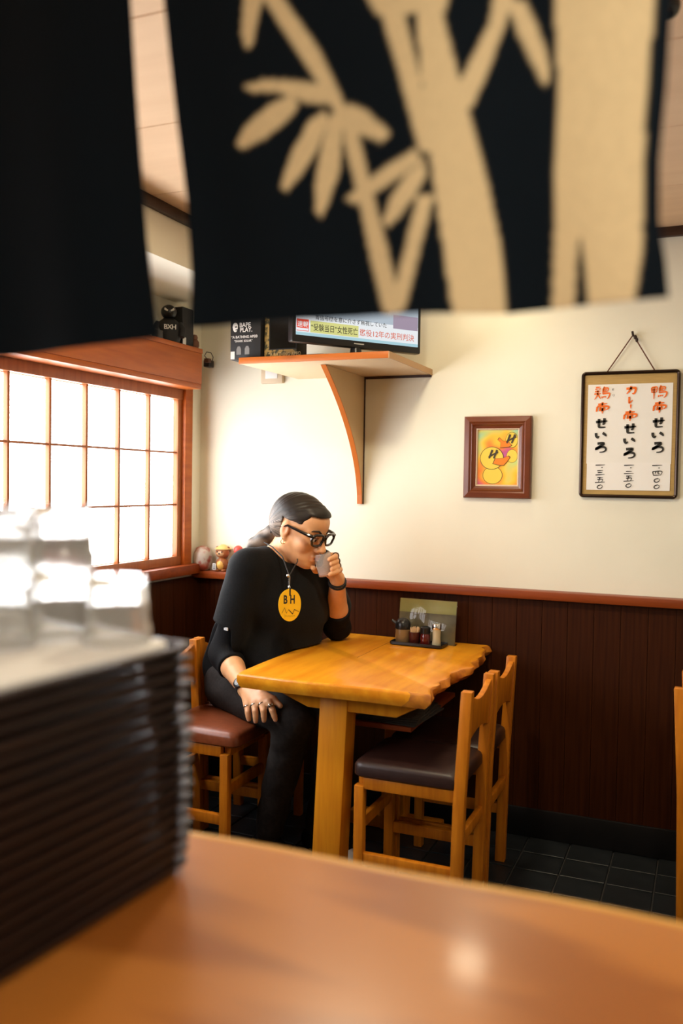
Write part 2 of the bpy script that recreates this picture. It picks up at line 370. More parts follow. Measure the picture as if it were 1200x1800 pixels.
# ---------------------------------------------------------------- noren curtain
BAMBOO=[((-0.14,1.767),(-0.056,1.749),(-0.055,1.712),(-0.057,1.683),(-0.06,1.637),(-0.061,1.555),(-0.06,1.502),(-0.065,1.463),(-0.065,1.445),(-0.104,1.447),(-0.105,1.462),(-0.107,1.492),(-0.113,1.522),(-0.115,1.492),(-0.116,1.462),(-0.117,1.448),(-0.137,1.449),(-0.136,1.461),(-0.135,1.514),(-0.135,1.579),(-0.134,1.653),(-0.139,1.728)),
 ((-0.265,1.742),(-0.241,1.737),(-0.225,1.677),(-0.214,1.64),(-0.196,1.576),(-0.185,1.523),(-0.177,1.459),(-0.176,1.441),(-0.223,1.443),(-0.226,1.461),(-0.236,1.523),(-0.245,1.576),(-0.25,1.619),(-0.258,1.672)),
 ((-0.317,1.767),(-0.29,1.756),(-0.235,1.751),(-0.237,1.735),(-0.265,1.737),(-0.304,1.742)),
 ((-0.308,1.803),(-0.238,1.788),(-0.24,1.747),(-0.311,1.761)),
 ((-0.3,1.744),(-0.278,1.744),(-0.264,1.694),(-0.252,1.645),(-0.246,1.608),(-0.259,1.609),(-0.281,1.686)),
 ((-0.26,1.57),(-0.245,1.568),(-0.272,1.465),(-0.285,1.46),(-0.288,1.465)),
 ((-0.341,1.65),(-0.326,1.648),(-0.307,1.578),(-0.292,1.528),(-0.279,1.478),(-0.282,1.462),(-0.294,1.463),(-0.309,1.518),(-0.322,1.574),(-0.337,1.628)),
 ((-0.45,1.822),(-0.424,1.816),(-0.405,1.779),(-0.367,1.725),(-0.342,1.675),(-0.334,1.657),(-0.347,1.658),(-0.369,1.695),(-0.398,1.739),(-0.427,1.783)),
 ((-0.45,1.794),(-0.427,1.788),(-0.435,1.762),(-0.44,1.74),(-0.448,1.739),(-0.453,1.754)),
 ((-0.452,1.703),(-0.426,1.704),(-0.392,1.697),(-0.361,1.689),(-0.346,1.677),(-0.352,1.669),(-0.377,1.674),(-0.41,1.689),(-0.442,1.695)),
 ((-0.461,1.646),(-0.45,1.661),(-0.421,1.678),(-0.396,1.684),(-0.387,1.674),(-0.398,1.661),(-0.423,1.647),(-0.452,1.64)),
 ((-0.407,1.596),(-0.396,1.625),(-0.376,1.656),(-0.359,1.664),(-0.355,1.653),(-0.367,1.629),(-0.385,1.604),(-0.4,1.591)),
 ((-0.369,1.568),(-0.369,1.595),(-0.363,1.628),(-0.354,1.658),(-0.342,1.66),(-0.34,1.636),(-0.343,1.604),(-0.354,1.577),(-0.362,1.561)),
 ((-0.349,1.662),(-0.333,1.666),(-0.313,1.655),(-0.295,1.637),(-0.288,1.629),(-0.298,1.624),(-0.322,1.636),(-0.34,1.646)),
 ((-0.337,1.576),(-0.315,1.59),(-0.287,1.603),(-0.264,1.612),(-0.256,1.602),(-0.271,1.592),(-0.3,1.579),(-0.326,1.57)),
 ((-0.296,1.55),(-0.288,1.571),(-0.274,1.588),(-0.255,1.602),(-0.252,1.588),(-0.263,1.569),(-0.279,1.552),(-0.29,1.544)),
 ((-0.224,1.667),(-0.197,1.719),(-0.19,1.768),(-0.175,1.765),(-0.177,1.735),(-0.184,1.711),(-0.209,1.649),(-0.215,1.643)),
 ((-0.182,1.737),(-0.166,1.734),(-0.155,1.71),(-0.145,1.683),(-0.141,1.659),(-0.146,1.654),(-0.158,1.678),(-0.171,1.705))]
def pip(px,pz,poly):
    n=len(poly); r=np.zeros(px.shape,bool); j=n-1
    for i in range(n):
        xi,zi=poly[i]; xj,zj=poly[j]
        if zi!=zj:
            c=((zi>pz)!=(zj>pz))&(px<(xj-xi)*(pz-zi)/(zj-zi)+xi); r^=c
        j=i
    return r
noren_m=attr_mat('navy_noren_cloth','print',(0.0032,0.0075,0.0135),(0.80,0.66,0.41),0.85,spec=0.12,noise=0.12)
def edge(pts,z):
    pts=sorted([(b,a) for a,b in pts]); return np.interp(z,[p[0] for p in pts],[p[1] for p in pts])
ROD_Z=1.95
def panel(name,le,re,bot,ph,label,yoff):
    nu,nv=240,200; u=np.linspace(0,1,nu); v=np.linspace(0,1,nv); U,V=np.meshgrid(u,v,indexing='ij')
    xb=le[-1][0]+(re[-1][0]-le[-1][0])*U
    bx=[p[0] for p in bot]; bz=[p[1] for p in bot]; ZB=np.interp(xb,bx,bz)
    Z=ZB+(ROD_Z-0.012-ZB)*V
    X=edge(le,Z)*(1-U)+edge(re,Z)*U
    fold=np.sin(U*19+ph+0.6*V)*0.5+np.sin(U*8.3+2*ph)*0.7
    Y=0.80+yoff+0.0065*fold*(1-0.55*V)+0.004*np.sin(V*5+U*3)*(1-V)
    msk=np.zeros(X.shape,bool)
    for p in BAMBOO: msk|=pip(X,Z,p)
    msk=msk.astype(float)
    for _ in range(1):
        mm=msk.copy(); mm[1:-1,1:-1]=(msk[1:-1,1:-1]*2+msk[:-2,1:-1]+msk[2:,1:-1]+msk[1:-1,:-2]+msk[1:-1,2:])/6; msk=mm
    co=np.stack([X,Y,Z],-1).reshape(-1,3); org=np.array([co[:,0].mean(),0.8,ROD_Z]); co=co-org
    idx=np.arange(nu*nv).reshape(nu,nv); f=np.stack([idx[:-1,:-1],idx[1:,:-1],idx[1:,1:],idx[:-1,1:]],-1).reshape(-1,4)
    me=np_mesh(name,co,f); a=me.attributes.new('print','FLOAT','POINT'); a.data.foreach_set('value',msk.reshape(-1).astype(np.float32))
    o=link(name,me,noren_m,None,True,org); 
    so=o.modifiers.new('thickness','SOLIDIFY'); so.thickness=0.0012
    return tag(o,label,'curtain')
def np_mesh(name,co,f):
    me=bpy.data.meshes.new(name); co=np.asarray(co,np.float32); f=np.asarray(f,np.int32); k=f.shape[1]
    me.vertices.add(len(co)); me.vertices.foreach_set('co',co.ravel())
    me.loops.add(f.size); me.loops.foreach_set('vertex_index',f.ravel())
    me.polygons.add(len(f)); me.polygons.foreach_set('loop_start',np.arange(0,f.size,k,dtype=np.int32)); me.polygons.foreach_set('loop_total',np.full(len(f),k,np.int32))
    me.update(calc_edges=True); me.validate(); return me
RL=[(-0.562,1.95),(-0.549,1.805),(-0.534,1.685),(-0.521,1.596),(-0.514,1.518),(-0.514,1.44)]
RR=[(-0.040,1.95),(-0.042,1.71),(-0.044,1.64),(-0.048,1.578),(-0.047,1.526),(-0.041,1.492),(-0.035,1.44)]
LR=[(-0.600,1.95),(-0.591,1.815),(-0.583,1.723),(-0.573,1.631),(-0.566,1.558),(-0.558,1.497),(-0.551,1.44)]
LL=[(-1.06,1.95),(-1.05,1.44)]
panel('noren_curtain',RL,RR,[(-0.514,1.462),(-0.445,1.463),(-0.279,1.461),(-0.176,1.457),(-0.063,1.461),(-0.035,1.462)],0.4,'navy noren curtain panel dyed with pale bamboo stalks and leaves',0)
panel('noren_curtain',LL,LR,[(-1.05,1.440),(-0.859,1.441),(-0.77,1.442),(-0.647,1.446),(-0.551,1.453)],2.1,'plain dark navy noren curtain panel beside the bamboo one',0)
rod=thing('noren_rod','slim bamboo rod holding the noren curtain','rod',(-0.55,0.8,ROD_Z))
B().tube([(-0.62,0,0),(0.62,0,0)],0.010,n=14).build('pole',mat('bamboo_pole',(0.45,0.28,0.10),0.45),rod)
for x in (-0.58,0.58): B().tube([(x,0,-0.011),(x,0.011,0.0),(x,0.004,0.012),(x,0,0.03),(x,0,CZ-ROD_Z)],0.003,n=8).build('hanger',blackp,rod)

# ---------------------------------------------------------------- ceiling lamps
for i,(x,y,s,p) in enumerate(LAMPS):
    t=thing('ceiling_lamp',['round warm ceiling lamp above the dining table','round warm ceiling lamp toward the right wall','small warm ceiling downlight close to the back wall','large round kitchen ceiling lamp above the counter'][i],'lamp',(x,y,CZ))
    r=s/2+0.012
    B().lathe([(r,0),(r+0.006,-0.004),(r+0.006,-0.040),(r,-0.046),(r-0.006,-0.040),(r-0.010,-0.006),(0,-0.006)],n=32).build('housing',white_p,t)
    B().lathe([(0,-0.034),(s/2,-0.034),(s/2,-0.037),(0,-0.037)],n=32).build('diffuser',mat('lamp_diffuser',(0.9,0.9,0.9),0.5,emis=WARM,estr=6.0),t)
t=thing('spotlight','small black round spotlight hanging from the ceiling boards','lamp',(-0.093,1.69,CZ))
B().lathe([(0.018,0),(0.018,-0.008),(0.006,-0.010),(0.005,-0.030),(0.0,-0.030)],n=20).build('mount',blackp,t)
B().ellipsoid((0,0,-0.045),(0.021,0.021,0.024)).build('lamp_head',mat('glossy_black',(0.012,0.011,0.010),0.15,coat=0.5),t)

# ---------------------------------------------------------------- dining table
tb=thing('dining_table','honey-coloured live-edge wooden dining table with a thick slab top','table',(-1.045,2.82,0))
# slab outline in table space: near end y=-0.43 (world 2.39), far end y=0.43 (3.25); x -0.31..0.31
def outline(z):
    P=[]; rnd=random.Random(3)
    for i in range(26):                       # left long side, fairly straight
        yy=-0.425+0.85*i/25; P.append((-0.311+0.004*math.sin(yy*9)+(0.006 if i==0 else 0), yy))
    for i in range(1,12): P.append((-0.311+0.63*i/12, 0.425+0.002*math.sin(i)))
    for i in range(41):                       # right long side, wavy bark edge
        yy=0.425-0.85*i/40
        xx=0.318+0.013*math.sin(yy*11+0.8)+0.008*math.sin(yy*27+1.2)+0.004*math.sin(yy*61)
        if i<4: xx-=0.012*(4-i)/4
        xx+= (0.060-z)*0.0
        P.append((xx, yy))
    for i in range(1,14): P.append((0.31-0.62*i/14, -0.426+0.004*math.sin(i*0.5)))
    return P
O=outline(0); t=bmesh.new(); loops=[]
for z,ins in ((0.0,0.014),(0.010,0.006),(0.022,0.0),(0.037,0.001),(0.0425,0.003),(0.045,0.007)):
    L=[]
    for k,(x,yy) in enumerate(O):
        right = x>0.25; jag=0.005*math.sin(k*0.85+z*90)+0.002*math.sin(k*1.9) if right else 0
        s=(abs(x)-ins*(1.9 if right else 0.8)+jag)/max(abs(x),1e-6); sy=(abs(yy)-ins*0.6)/max(abs(yy),1e-6)
        L.append(t.verts.new((x*s if abs(x)>0.2 else x, yy*sy if abs(yy)>0.3 else yy, 0.655+z)))
    loops.append(L)
n=len(O)
for a,c in zip(loops,loops[1:]):
    for i in range(n): t.faces.new((a[i],a[(i+1)%n],c[(i+1)%n],c[i]))
t.faces.new(loops[0][::-1]); top=t.faces.new(loops[-1])
bmesh.ops.recalc_face_normals(t,faces=t.faces[:])
b=B(); b._add(t); sl=b.build('table_slab',tablewood,tb)
sl.data.materials.append(barkwood)
for p in sl.data.polygons:
    c=p.center
    if c.x>0.27 and abs(p.normal.z)<0.8: p.material_index=1
# plank joint: narrow dark groove inlaid along the slab
B().box(-0.060,-0.0585,-0.02,0.40,0.6985,0.7004).build('plank_joint',mat('joint_brown',(0.20,0.07,0.01),0.6),tb)
lg=mat('leg_wood',(0,0,0))
for yy,nm in ((-0.325,'leg'),(0.30,'leg')):
    B().prism([(-0.072,0.0),(0.020,0.0),(0.046,0.655),(-0.046,0.655)],yy-0.035,yy+0.045,'y',bev=0.004).build('leg',legwood,tb)
    B().prism([(-0.225,0.655),(-0.20,0.643),(-0.09,0.602),(0.20,0.602),(0.27,0.640),(0.28,0.655)],yy-0.030,yy+0.012,'y',bev=0.004).build('batten',legwood,tb)
    B().box(-0.20,0.16,yy-0.03,yy+0.04,0.0,0.05,bev=0.006).build('foot',legwood,tb)
B().box(-0.055,0.21,-0.24,0.27,0.530,0.545,bev=0.002).build('under_shelf',capwood,tb)
np_=thing('newspaper_stack','folded grey newspapers lying on the shelf under the table','newspaper',(-0.93,2.70,0.546))
for k in range(4):
    Z=0.006*k
    o=B().box(-0.10+0.006*k,0.115-0.004*k,-0.11,0.15,Z,Z+0.0055,bev=0.002).build('folded_sheet',mat('newsprint',(0.05,0.05,0.048),0.8,col2=(0.02,0.02,0.02),scale=60,stretch=(1,6,1)),np_); o.rotation_euler=(0,0,0.06*k-0.08)

# ---------------------------------------------------------------- chairs
def make_chair(name,label,seatm,loc,rz,group,ins=0.0):
    """faces +x; seat 0.30 wide (y), back posts at x=-0.17"""
    t=thing(name,label,'chair',loc,rz,group)
    for s in (-1,1):
        y=s*0.134
        # back post leaning slightly back
        B().prism([(-0.158,0.0),(-0.124,0.0),(-0.132,0.40),(-0.150,0.715),(-0.182,0.715),(-0.166,0.40)],y-0.015,y+0.015,'y',bev=0.003).build('back_post',chairwood,t)
        B().box(0.140-ins,0.170-ins,y-0.015,y+0.015,0,0.402,bev=0.003).build('leg',chairwood,t)
        B().box(-0.135,0.142-ins,y-0.011,y+0.011,0.392,0.428,bev=0.003).build('seat_rail',chairwood,t)
        B().box(-0.130,0.142-ins,y-0.010,y+0.010,0.165,0.200,bev=0.003).build('stretcher',chairwood,t)
    B().box(0.142-ins,0.166-ins,-0.12,0.12,0.392,0.428,bev=0.003).build('seat_rail',chairwood,t)
    B().box(0.146-ins,0.164-ins,-0.12,0.12,0.265,0.300,bev=0.003).build('stretcher',chairwood,t)
    B().box(-0.157,-0.139,-0.12,0.12,0.265,0.300,bev=0.003).build('stretcher',chairwood,t)
    # curved top panel of the backrest
    P=[]
    for i in range(13): a=-0.121+0.242*i/12; P.append((a,0.700-0.030*math.cos(a/0.121*math.pi/2)))
    for i in range(13): a=0.121-0.242*i/12; P.append((a,0.560+0.020*math.cos(a/0.121*math.pi/2)))
    sh=Matrix(((1,0,-0.057,0),(0,1,0,0),(0,0,1,0),(0,0,0,1)))
    B().prism(P,-0.136,-0.118,'x',bev=0.003,M=sh).build('back_panel',chairwood,t)
    c=B(); 
    def L(d,z,bul=0): return [(x+0.012,y,z+bul*(1-(x/0.17)**2)*(1-(y/0.15)**2)) for x,y in rrect(0.328-2*d,0.304-2*d,0.03)]
    loft(c,[L(0.006,0.428),L(0.0,0.434),L(0.0,0.460),L(0.005,0.470),L(0.016,0.4755),L(0.05,0.478,0.001),L(0.10,0.480)])
    c.build('seat_cushion',seatm,t)
    return t
PI=math.pi
make_chair('dining_chair','wooden chair with brown seat darkened for shade, tucked in at the table corner facing the counter',leather_shade,(-0.785,2.560,0),PI,'chairs at the dining table')
make_chair('dining_chair','wooden chair tucked in at the table between its twin and the back wall',leather_shade,(-0.780,2.868,0),PI,'chairs at the dining table')
make_chair('dining_chair','empty wooden chair with tan brown leather seat beside the seated person',leather,(-1.572,2.640,0),0,'chairs at the dining table',ins=0.03)
make_chair('dining_chair','wooden chair on which the person sits, close to the back wall',leather,(-1.578,2.950,0),0,'chairs at the dining table',ins=0.03)
make_chair('dining_chair','wooden chair standing alone along the dark wainscot, away from the dining table',leather_shade,(0.105,2.875,0),math.radians(-3),'chairs at the dining table')

# ---------------------------------------------------------------- condiments on the table
TZ=0.7004
ctray=B()
def L2(d,z): return [(x,y,z) for x,y in rrect(0.205-2*d,0.085-2*d,0.012)]
loft(ctray,[L2(0.006,0),L2(0.0,0.004),L2(0.0,0.013),L2(0.003,0.0135),L2(0.006,0.006)])
o=ctray.build('condiment_tray',blackp,loc=(-0.985,3.118,TZ)); o.rotation_euler=(0,0,-0.05); tag(o,'small black rectangular tray holding the table condiments','tray')
CZ0=TZ+0.0064
t=thing('soy_sauce_pot','round soy sauce pot with glossy black domed lid and spout','pot',(-1.047,3.118,CZ0))
B().lathe([(0,0),(0.026,0),(0.029,0.004),(0.029,0.050),(0.026,0.052),(0,0.052)],n=28).build('body',mat('smoky_glass_pot',(0.20,0.13,0.06),0.12,coat=0.4),t)
B().lathe([(0.029,0.0505),(0.030,0.056),(0.028,0.072),(0.021,0.085),(0.010,0.091),(0,0.0925)],n=28).build('lid',blackp,t)
B().tube([(-0.025,0,0.068),(-0.036,0,0.074),(-0.044,0,0.080)],[0.008,0.006,0.005],n=10).build('spout',blackp,t)
t=thing('toothpick_holder','dark red toothpick cup full of pale toothpicks','cup',(-1.000,3.112,CZ0))
B().lathe([(0,0),(0.018,0),(0.020,0.003),(0.021,0.044),(0.019,0.044),(0.018,0.006),(0,0.006)],n=24).build('cup',mat('dark_red_plastic',(0.06,0.010,0.008),0.3),t)
pk=B(); rnd=random.Random(5)
for k in range(38):
    a=rnd.uniform(0,2*PI); r=0.013*math.sqrt(rnd.random()); r2=r*1.35+0.001
    pk.tube([(r*math.cos(a),r*math.sin(a),0.006),(r2*math.cos(a),r2*math.sin(a),0.060+rnd.uniform(-0.003,0.003))],0.0011,n=5)
pk=pk.build('toothpicks',mat('pale_pick_wood',(0.72,0.50,0.28),0.6),t); pk['kind']='stuff'
t=thing('spice_jar','small dark red spice jar with black ribbed lid','jar',(-0.957,3.108,CZ0))
B().lathe([(0,0),(0.017,0),(0.019,0.003),(0.019,0.034),(0.015,0.042),(0,0.042)],n=24).build('body',mat('red_glass_jar',(0.09,0.008,0.006),0.12,coat=0.4),t)
lid=B(); 
for k in range(20): a=2*PI*k/20; lid.box(-0.0012,0.0012,0.015,0.0185,0.043,0.062,M=Matrix.Rotation(a,4,'Z'))
lid.lathe([(0.017,0.042),(0.0172,0.063),(0.014,0.067),(0,0.067)],n=24).build('lid',blackp,t)
t=thing('salt_shaker','clear glass salt shaker with shiny steel cap','shaker',(-0.913,3.104,CZ0))
B().lathe([(0,0),(0.0165,0),(0.0175,0.003),(0.0150,0.030),(0.0160,0.056),(0.0165,0.062),(0,0.062)],n=10).build('body',mat('salt_glass',(0.45,0.40,0.26),0.1,coat=0.6),t)
B().lathe([(0.0175,0.061),(0.0180,0.064),(0.0180,0.076),(0.0150,0.082),(0,0.084)],n=24).build('cap',chrome,t)
t=thing('menu_stand','upright clear menu sleeve with olive green band leaning behind the condiments','menu',(-0.975,3.172,TZ))
t.rotation_euler=(math.radians(-8),0,-0.04)
B().box(-0.112,0.112,0.000,0.003,0,0.162).build('card',mat('menu_card',(0.13,0.11,0.06),0.5,col2=(0.20,0.17,0.085),scale=14),t)
B().box(-0.112,0.112,-0.001,-0.0002,0.112,0.162).build('green_band',mat('olive_card',(0.30,0.28,0.075),0.5,col2=(0.36,0.34,0.11),scale=8),t)
B().box(-0.115,0.115,-0.004,-0.0022,0,0.165,bev=0.0006).build('clear_sleeve',mat('clear_acrylic',(1,1,1),0.03,trans=1.0,ior=1.3),t)
B().box(-0.115,0.115,0.0035,0.045,0,0.004).build('foot',blackp,t)

# ---------------------------------------------------------------- wall shelf and what stands on it
sh=thing('wall_shelf','cream wall shelf with orange front edge and curved bracket','shelf',(-1.29,YW,1.215))
cream=mat('cream_laminate',(0.66,0.50,0.31),0.5,col2=(0.70,0.54,0.34),scale=4)
x0,x1=-0.287,0.284
B().box(x0,x1,-0.490,0,0.506,0.524,bev=0.001).build('board',cream,sh)
B().box(x0,x1,-0.494,-0.489,0.504,0.527,bev=0.001).build('front_edge',mat('bright_edge',(0.52,0.14,0.02),0.4),sh)
B().box(x1-0.001,x1+0.003,-0.494,0,0.504,0.526).build('side_edge',mat('pale_edge',(0.42,0.24,0.11),0.5),sh)
C=[]
for i in range(15):
    s=i/14; C.append((-0.012-0.375*(1-s)**1.9-0.0*s, 0.505*(1-s)+0.0*s))
pl=[(-0.002,0.505)]+[(a,b) for a,b in C]+[(-0.002,0.0)]
B().prism(pl,-0.010,0.008,'x').build('bracket',mat('bracket_laminate',(0.60,0.42,0.22),0.5,col2=(0.64,0.46,0.25),scale=4),sh,smooth=False)
eb=B()
for (a,b),(c,d) in zip(C,C[1:]):
    eb.prism([(a-0.004,b),(a+0.0015,b),(c+0.0015,d),(c-0.004,d)],-0.011,0.009,'x')
eb.build('bracket_edge',MATS['bright_edge'],sh,smooth=False)
B().box(-0.010,0.284,-0.006,-0.001,0.496,0.506).build('ledger',darkwood,sh)
B().box(0.008,0.012,-0.006,-0.001,0.0,0.506).build('bracket_trim',darkwood,sh)
SZ=1.7395
# television
tv=thing('television','black flat television showing a news caption, standing on the wall shelf','television',(-1.165,2.905,SZ),math.radians(52.1))
# local x along the screen (left to right), local -y faces the viewer
W2=0.262
B().box(-W2,W2,-0.012,0.022,0.034,0.352,bev=0.006).build('casing',blackp,tv)
B().box(-0.16,0.16,0.020,0.045,0.075,0.27,bev=0.01).build('rear_housing',matte_black,tv)
B().lathe([(0,0),(0.085,0),(0.088,0.004),(0.070,0.010),(0.022,0.013),(0.018,0.045),(0,0.045)],n=28,M=T(0.0,0.01,0)).build('stand',blackp,tv)
def em(name,c,s=1.0): return mat(name,(0.02,0.02,0.02),0.4,emis=c,estr=s)
sc=B().box(-W2+0.014,W2-0.014,-0.0132,-0.0118,0.058,0.340).build('screen',em('screen_pale',(0.50,0.60,0.70),0.8),tv)
def onscreen(name,xa,xb,za,zb,m,d): B().box(xa,xb,-0.0132-d,-0.0131-d+0.0001,za,zb).build(name,m,sc)
onscreen('caption_band',-W2+0.014,W2-0.014,0.058,0.128,em('screen_white',(0.86,0.90,0.94),0.9),0.0003)
onscreen('caption_strip',-W2+0.014,W2-0.014,0.058,0.068,em('screen_cyan',(0.45,0.75,0.85),0.8),0.0006)
onscreen('red_tag',-W2+0.016,-W2+0.062,0.072,0.112,em('screen_red',(0.85,0.06,0.03),0.9),0.0006)
onscreen('white_strip',-W2+0.016,-W2+0.060,0.074,0.082,em('screen_white2',(0.9,0.9,0.95),0.9),0.0009)
onscreen('yellow_box',-W2+0.068,-0.004,0.070,0.110,em('screen_yellow',(0.80,0.80,0.28),0.8),0.0006)
onscreen('picture_block',0.14,W2-0.016,0.116,0.165,em('screen_mauve',(0.45,0.36,0.5),0.7),0.0006)
onscreen('picture_block',-0.10,0.12,0.17,0.335,em('screen_blue',(0.18,0.26,0.40),0.7),0.0006)
dk=em('screen_ink',(0.02,0.02,0.03),0.3); rd=em('screen_redink',(0.80,0.10,0.03),0.8); wt=em('screen_whiteink',(0.9,0.9,0.9),0.8)
text('速報',0.021,wt,sc,(-W2+0.018,-0.0146,0.087),0.012)
text('“受験当日”女性死亡',0.0262,dk,sc,(-W2+0.070,-0.0146,0.079),0.008,xs=0.80)
text('懲役12年の実刑判決',0.0262,rd,sc,(0.000,-0.0146,0.079),0.006,xs=0.98)
text('青信号機を意に介さず無視していた',0.0185,dk,sc,(-W2+0.085,-0.0146,0.116),0.006,xs=0.98)
B().box(-0.02,0.02,-0.0128,-0.0119,0.046,0.050).build('maker_mark',mat('grey_mark',(0.4,0.4,0.4),0.5),tv)
# boxes on the shelf
gold=mat('camo_gold',(0.42,0.28,0.08),0.5,col2=(0.05,0.05,0.02),scale=55,contrast=(0.45,0.55)); ink=mat('white_ink',(0.75,0.74,0.72),0.6)
bx=thing('toy_box','black card box with white ape head print overhanging the shelf end','box',(-1.565,2.825,SZ+0.0005))
B().box(-0.066,0.058,0,0.075,0,0.175,bev=0.001).build('carton',matte_black,bx)
# ape head mark
b=B(); b.prism([(-0.046+0.011*math.cos(a)*(1.0 if math.sin(a)>0 else 0.9),0.117+0.017*math.sin(a)) for a in [2*PI*k/24 for k in range(24)]],-0.0012,-0.0002,'y').build('head_mark',ink,bx,smooth=False)
b=B(); b.prism([(-0.048,0.120),(-0.039,0.121),(-0.038,0.117),(-0.046,0.116)],-0.0016,-0.0012,'y'); b.prism([(-0.045,0.109),(-0.036,0.110),(-0.037,0.107),(-0.044,0.106)],-0.0016,-0.0012,'y').build('head_mark_face',matte_black,bx,smooth=False)
text('BAPE',0.023,ink,bx,(-0.029,-0.0012,0.117),0.02,xs=0.9); text('PLAY.',0.023,ink,bx,(-0.027,-0.0012,0.099),0.02,xs=0.9)
text('“A BATHING APE®',0.0135,ink,bx,(-0.062,-0.0012,0.077),0.015,xs=0.95); text('“SHARK SOLAR”',0.0115,ink,bx,(-0.050,-0.0012,0.063),0.015,xs=0.9)
gr=mat('grey_print',(0.22,0.22,0.22),0.6)
for x in (-0.040,-0.006): B().prism([(x,0.018),(x+0.019,0.018),(x+0.019,0.038),(x+0.014,0.048),(x+0.005,0.048),(x,0.038)],-0.0012,-0.0002,'y').build('toy_print',gr,bx,smooth=False)
B().box(-0.064,-0.048,-0.0012,-0.0002,0.002,0.030).build('price_sticker',ink,bx)
bx=thing('toy_box','black window box with gold camouflage border beside the television','box',(-1.437,2.845,SZ+0.0005))
B().box(-0.064,0.064,0,0.085,0,0.19,bev=0.001).build('carton',matte_black,bx)
B().box(-0.064,0.064,-0.0012,-0.0002,0.0,0.032).build('camo_band',gold,bx); B().box(-0.064,-0.046,-0.0012,-0.0002,0.032,0.19).build('camo_band',gold,bx)
B().box(-0.042,0.060,-0.0014,-0.0002,0.036,0.185).build('window_film',mat('dark_film',(0.006,0.006,0.006),0.08),bx)
text('“A BATHING APE®',0.0175,mat('gold_ink',(0.6,0.48,0.25),0.5),bx,(-0.048,-0.0018,0.010),0.02,xs=0.88)
o=B().box(-0.06,0.06,0,0.05,0,0.045,bev=0.002).build('paper_carton',white_p,loc=(-1.42,3.05,SZ+0.0005)); tag(o,'low white paper carton lying on the wall shelf behind the boxes','carton')
t=thing('wall_outlet','cream surface-mounted wall outlet under the shelf','outlet',(-1.690,YW,1.705))
B().box(-0.05,0.05,-0.018,0,0,0.075,bev=0.004).build('cover',mat('cream_plastic',(0.62,0.50,0.34),0.5),t)
B().box(-0.028,0.028,-0.021,-0.018,0.020,0.055,bev=0.001).build('socket_plate',white_p,t)

# ---------------------------------------------------------------- things on the pelmet
PT=1.8405
t=thing('toy_figure','black hooded toy figure with white chest print standing on the pelmet','figurine',(-1.985,2.955,PT))
Rz=Matrix.Rotation(math.radians(62),4,'Z')
fb=B(); fb.lathe([(0,0),(0.042,0),(0.046,0.010),(0.047,0.050),(0.040,0.078),(0.022,0.092),(0,0.094)],n=28,M=Matrix.Diagonal((0.80,1.0,1,1)))
for s in (-1,1): fb.tube([(0.002,s*0.040,0.074),(0.010,s*0.052,0.050),(0.018,s*0.048,0.020)],[0.013,0.015,0.013],n=12)
fb.build('body',matte_black,t); 
hd=B().ellipsoid((0,0,0.118),(0.030,0.031,0.029)).build('head',mat('toy_gloss_black',(0.008,0.008,0.009),0.3),t)
for s in (-1,1): B().prism([(s*0.004,0.121),(s*0.018,0.131),(s*0.020,0.122),(s*0.008,0.117)],0.0285,0.0292,'x').build('eye',mat('eye_white',(0.6,0.58,0.52),0.6),hd,smooth=False)
for body,xx,sz in (('B',-0.022,0.026),('X',-0.0085,0.026),('H',0.008,0.026)):
    me=text_mesh(body,sz,0.02); o=link('chest_print',me,ink,t,False,(0.0395,xx,0.046)); o.rotation_euler=(0,0,PI/2)
t.rotation_euler=(0,0,math.radians(-52))
t=thing('dark_box','tall dark box standing beside the black toy figure on the pelmet','box',(-1.99,3.06,PT))
B().box(-0.035,0.030,-0.045,0.035,0,0.15,bev=0.001).build('carton',matte_black,t); B().box(0.0302,0.031,-0.043,-0.02,0.002,0.03).build('paper_sticker',ink,t)
o=B().lathe([(0,0),(0.016,0),(0.020,0.010),(0.019,0.026),(0.012,0.036),(0.014,0.044),(0.010,0.054),(0,0.057)],n=20).build('wooden_doll',mat('doll_brown',(0.14,0.05,0.02),0.5),loc=(-1.972,3.122,PT)); tag(o,'small brown wooden doll at the corner end of the pelmet','figurine')
o=B().box(-0.014,0.014,-0.02,0.02,0,0.032,bev=0.003).lathe([(0.009,0.032),(0.007,0.04),(0,0.041)],n=16).build('small_bottle',mat('bottle_dark',(0.03,0.028,0.025),0.3),loc=(-1.972,2.86,PT)); tag(o,'small dark bottle beside the black toy figure on the pelmet','bottle')
t=thing('wire_clip','small black clip with a wire loop fixed beside the pelmet end','clip',(-1.985,3.262,1.806))
B().box(-0.012,0.016,-0.03,0.014,-0.026,0.004,bev=0.004).build('clamp',blackp,t); B().box(0.0,0.022,-0.045,-0.020,-0.010,0.008,bev=0.003).build('jaw',mat('clip_brown',(0.10,0.04,0.02),0.5),t)
B().tube([(0.0,-0.01,0.004),(-0.012,-0.02,0.022),(0.004,-0.03,0.036),(0.024,-0.028,0.032),(0.030,-0.02,0.014),(0.020,-0.01,0.0)],0.0018,n=6).build('wire_loop',blackp,t)

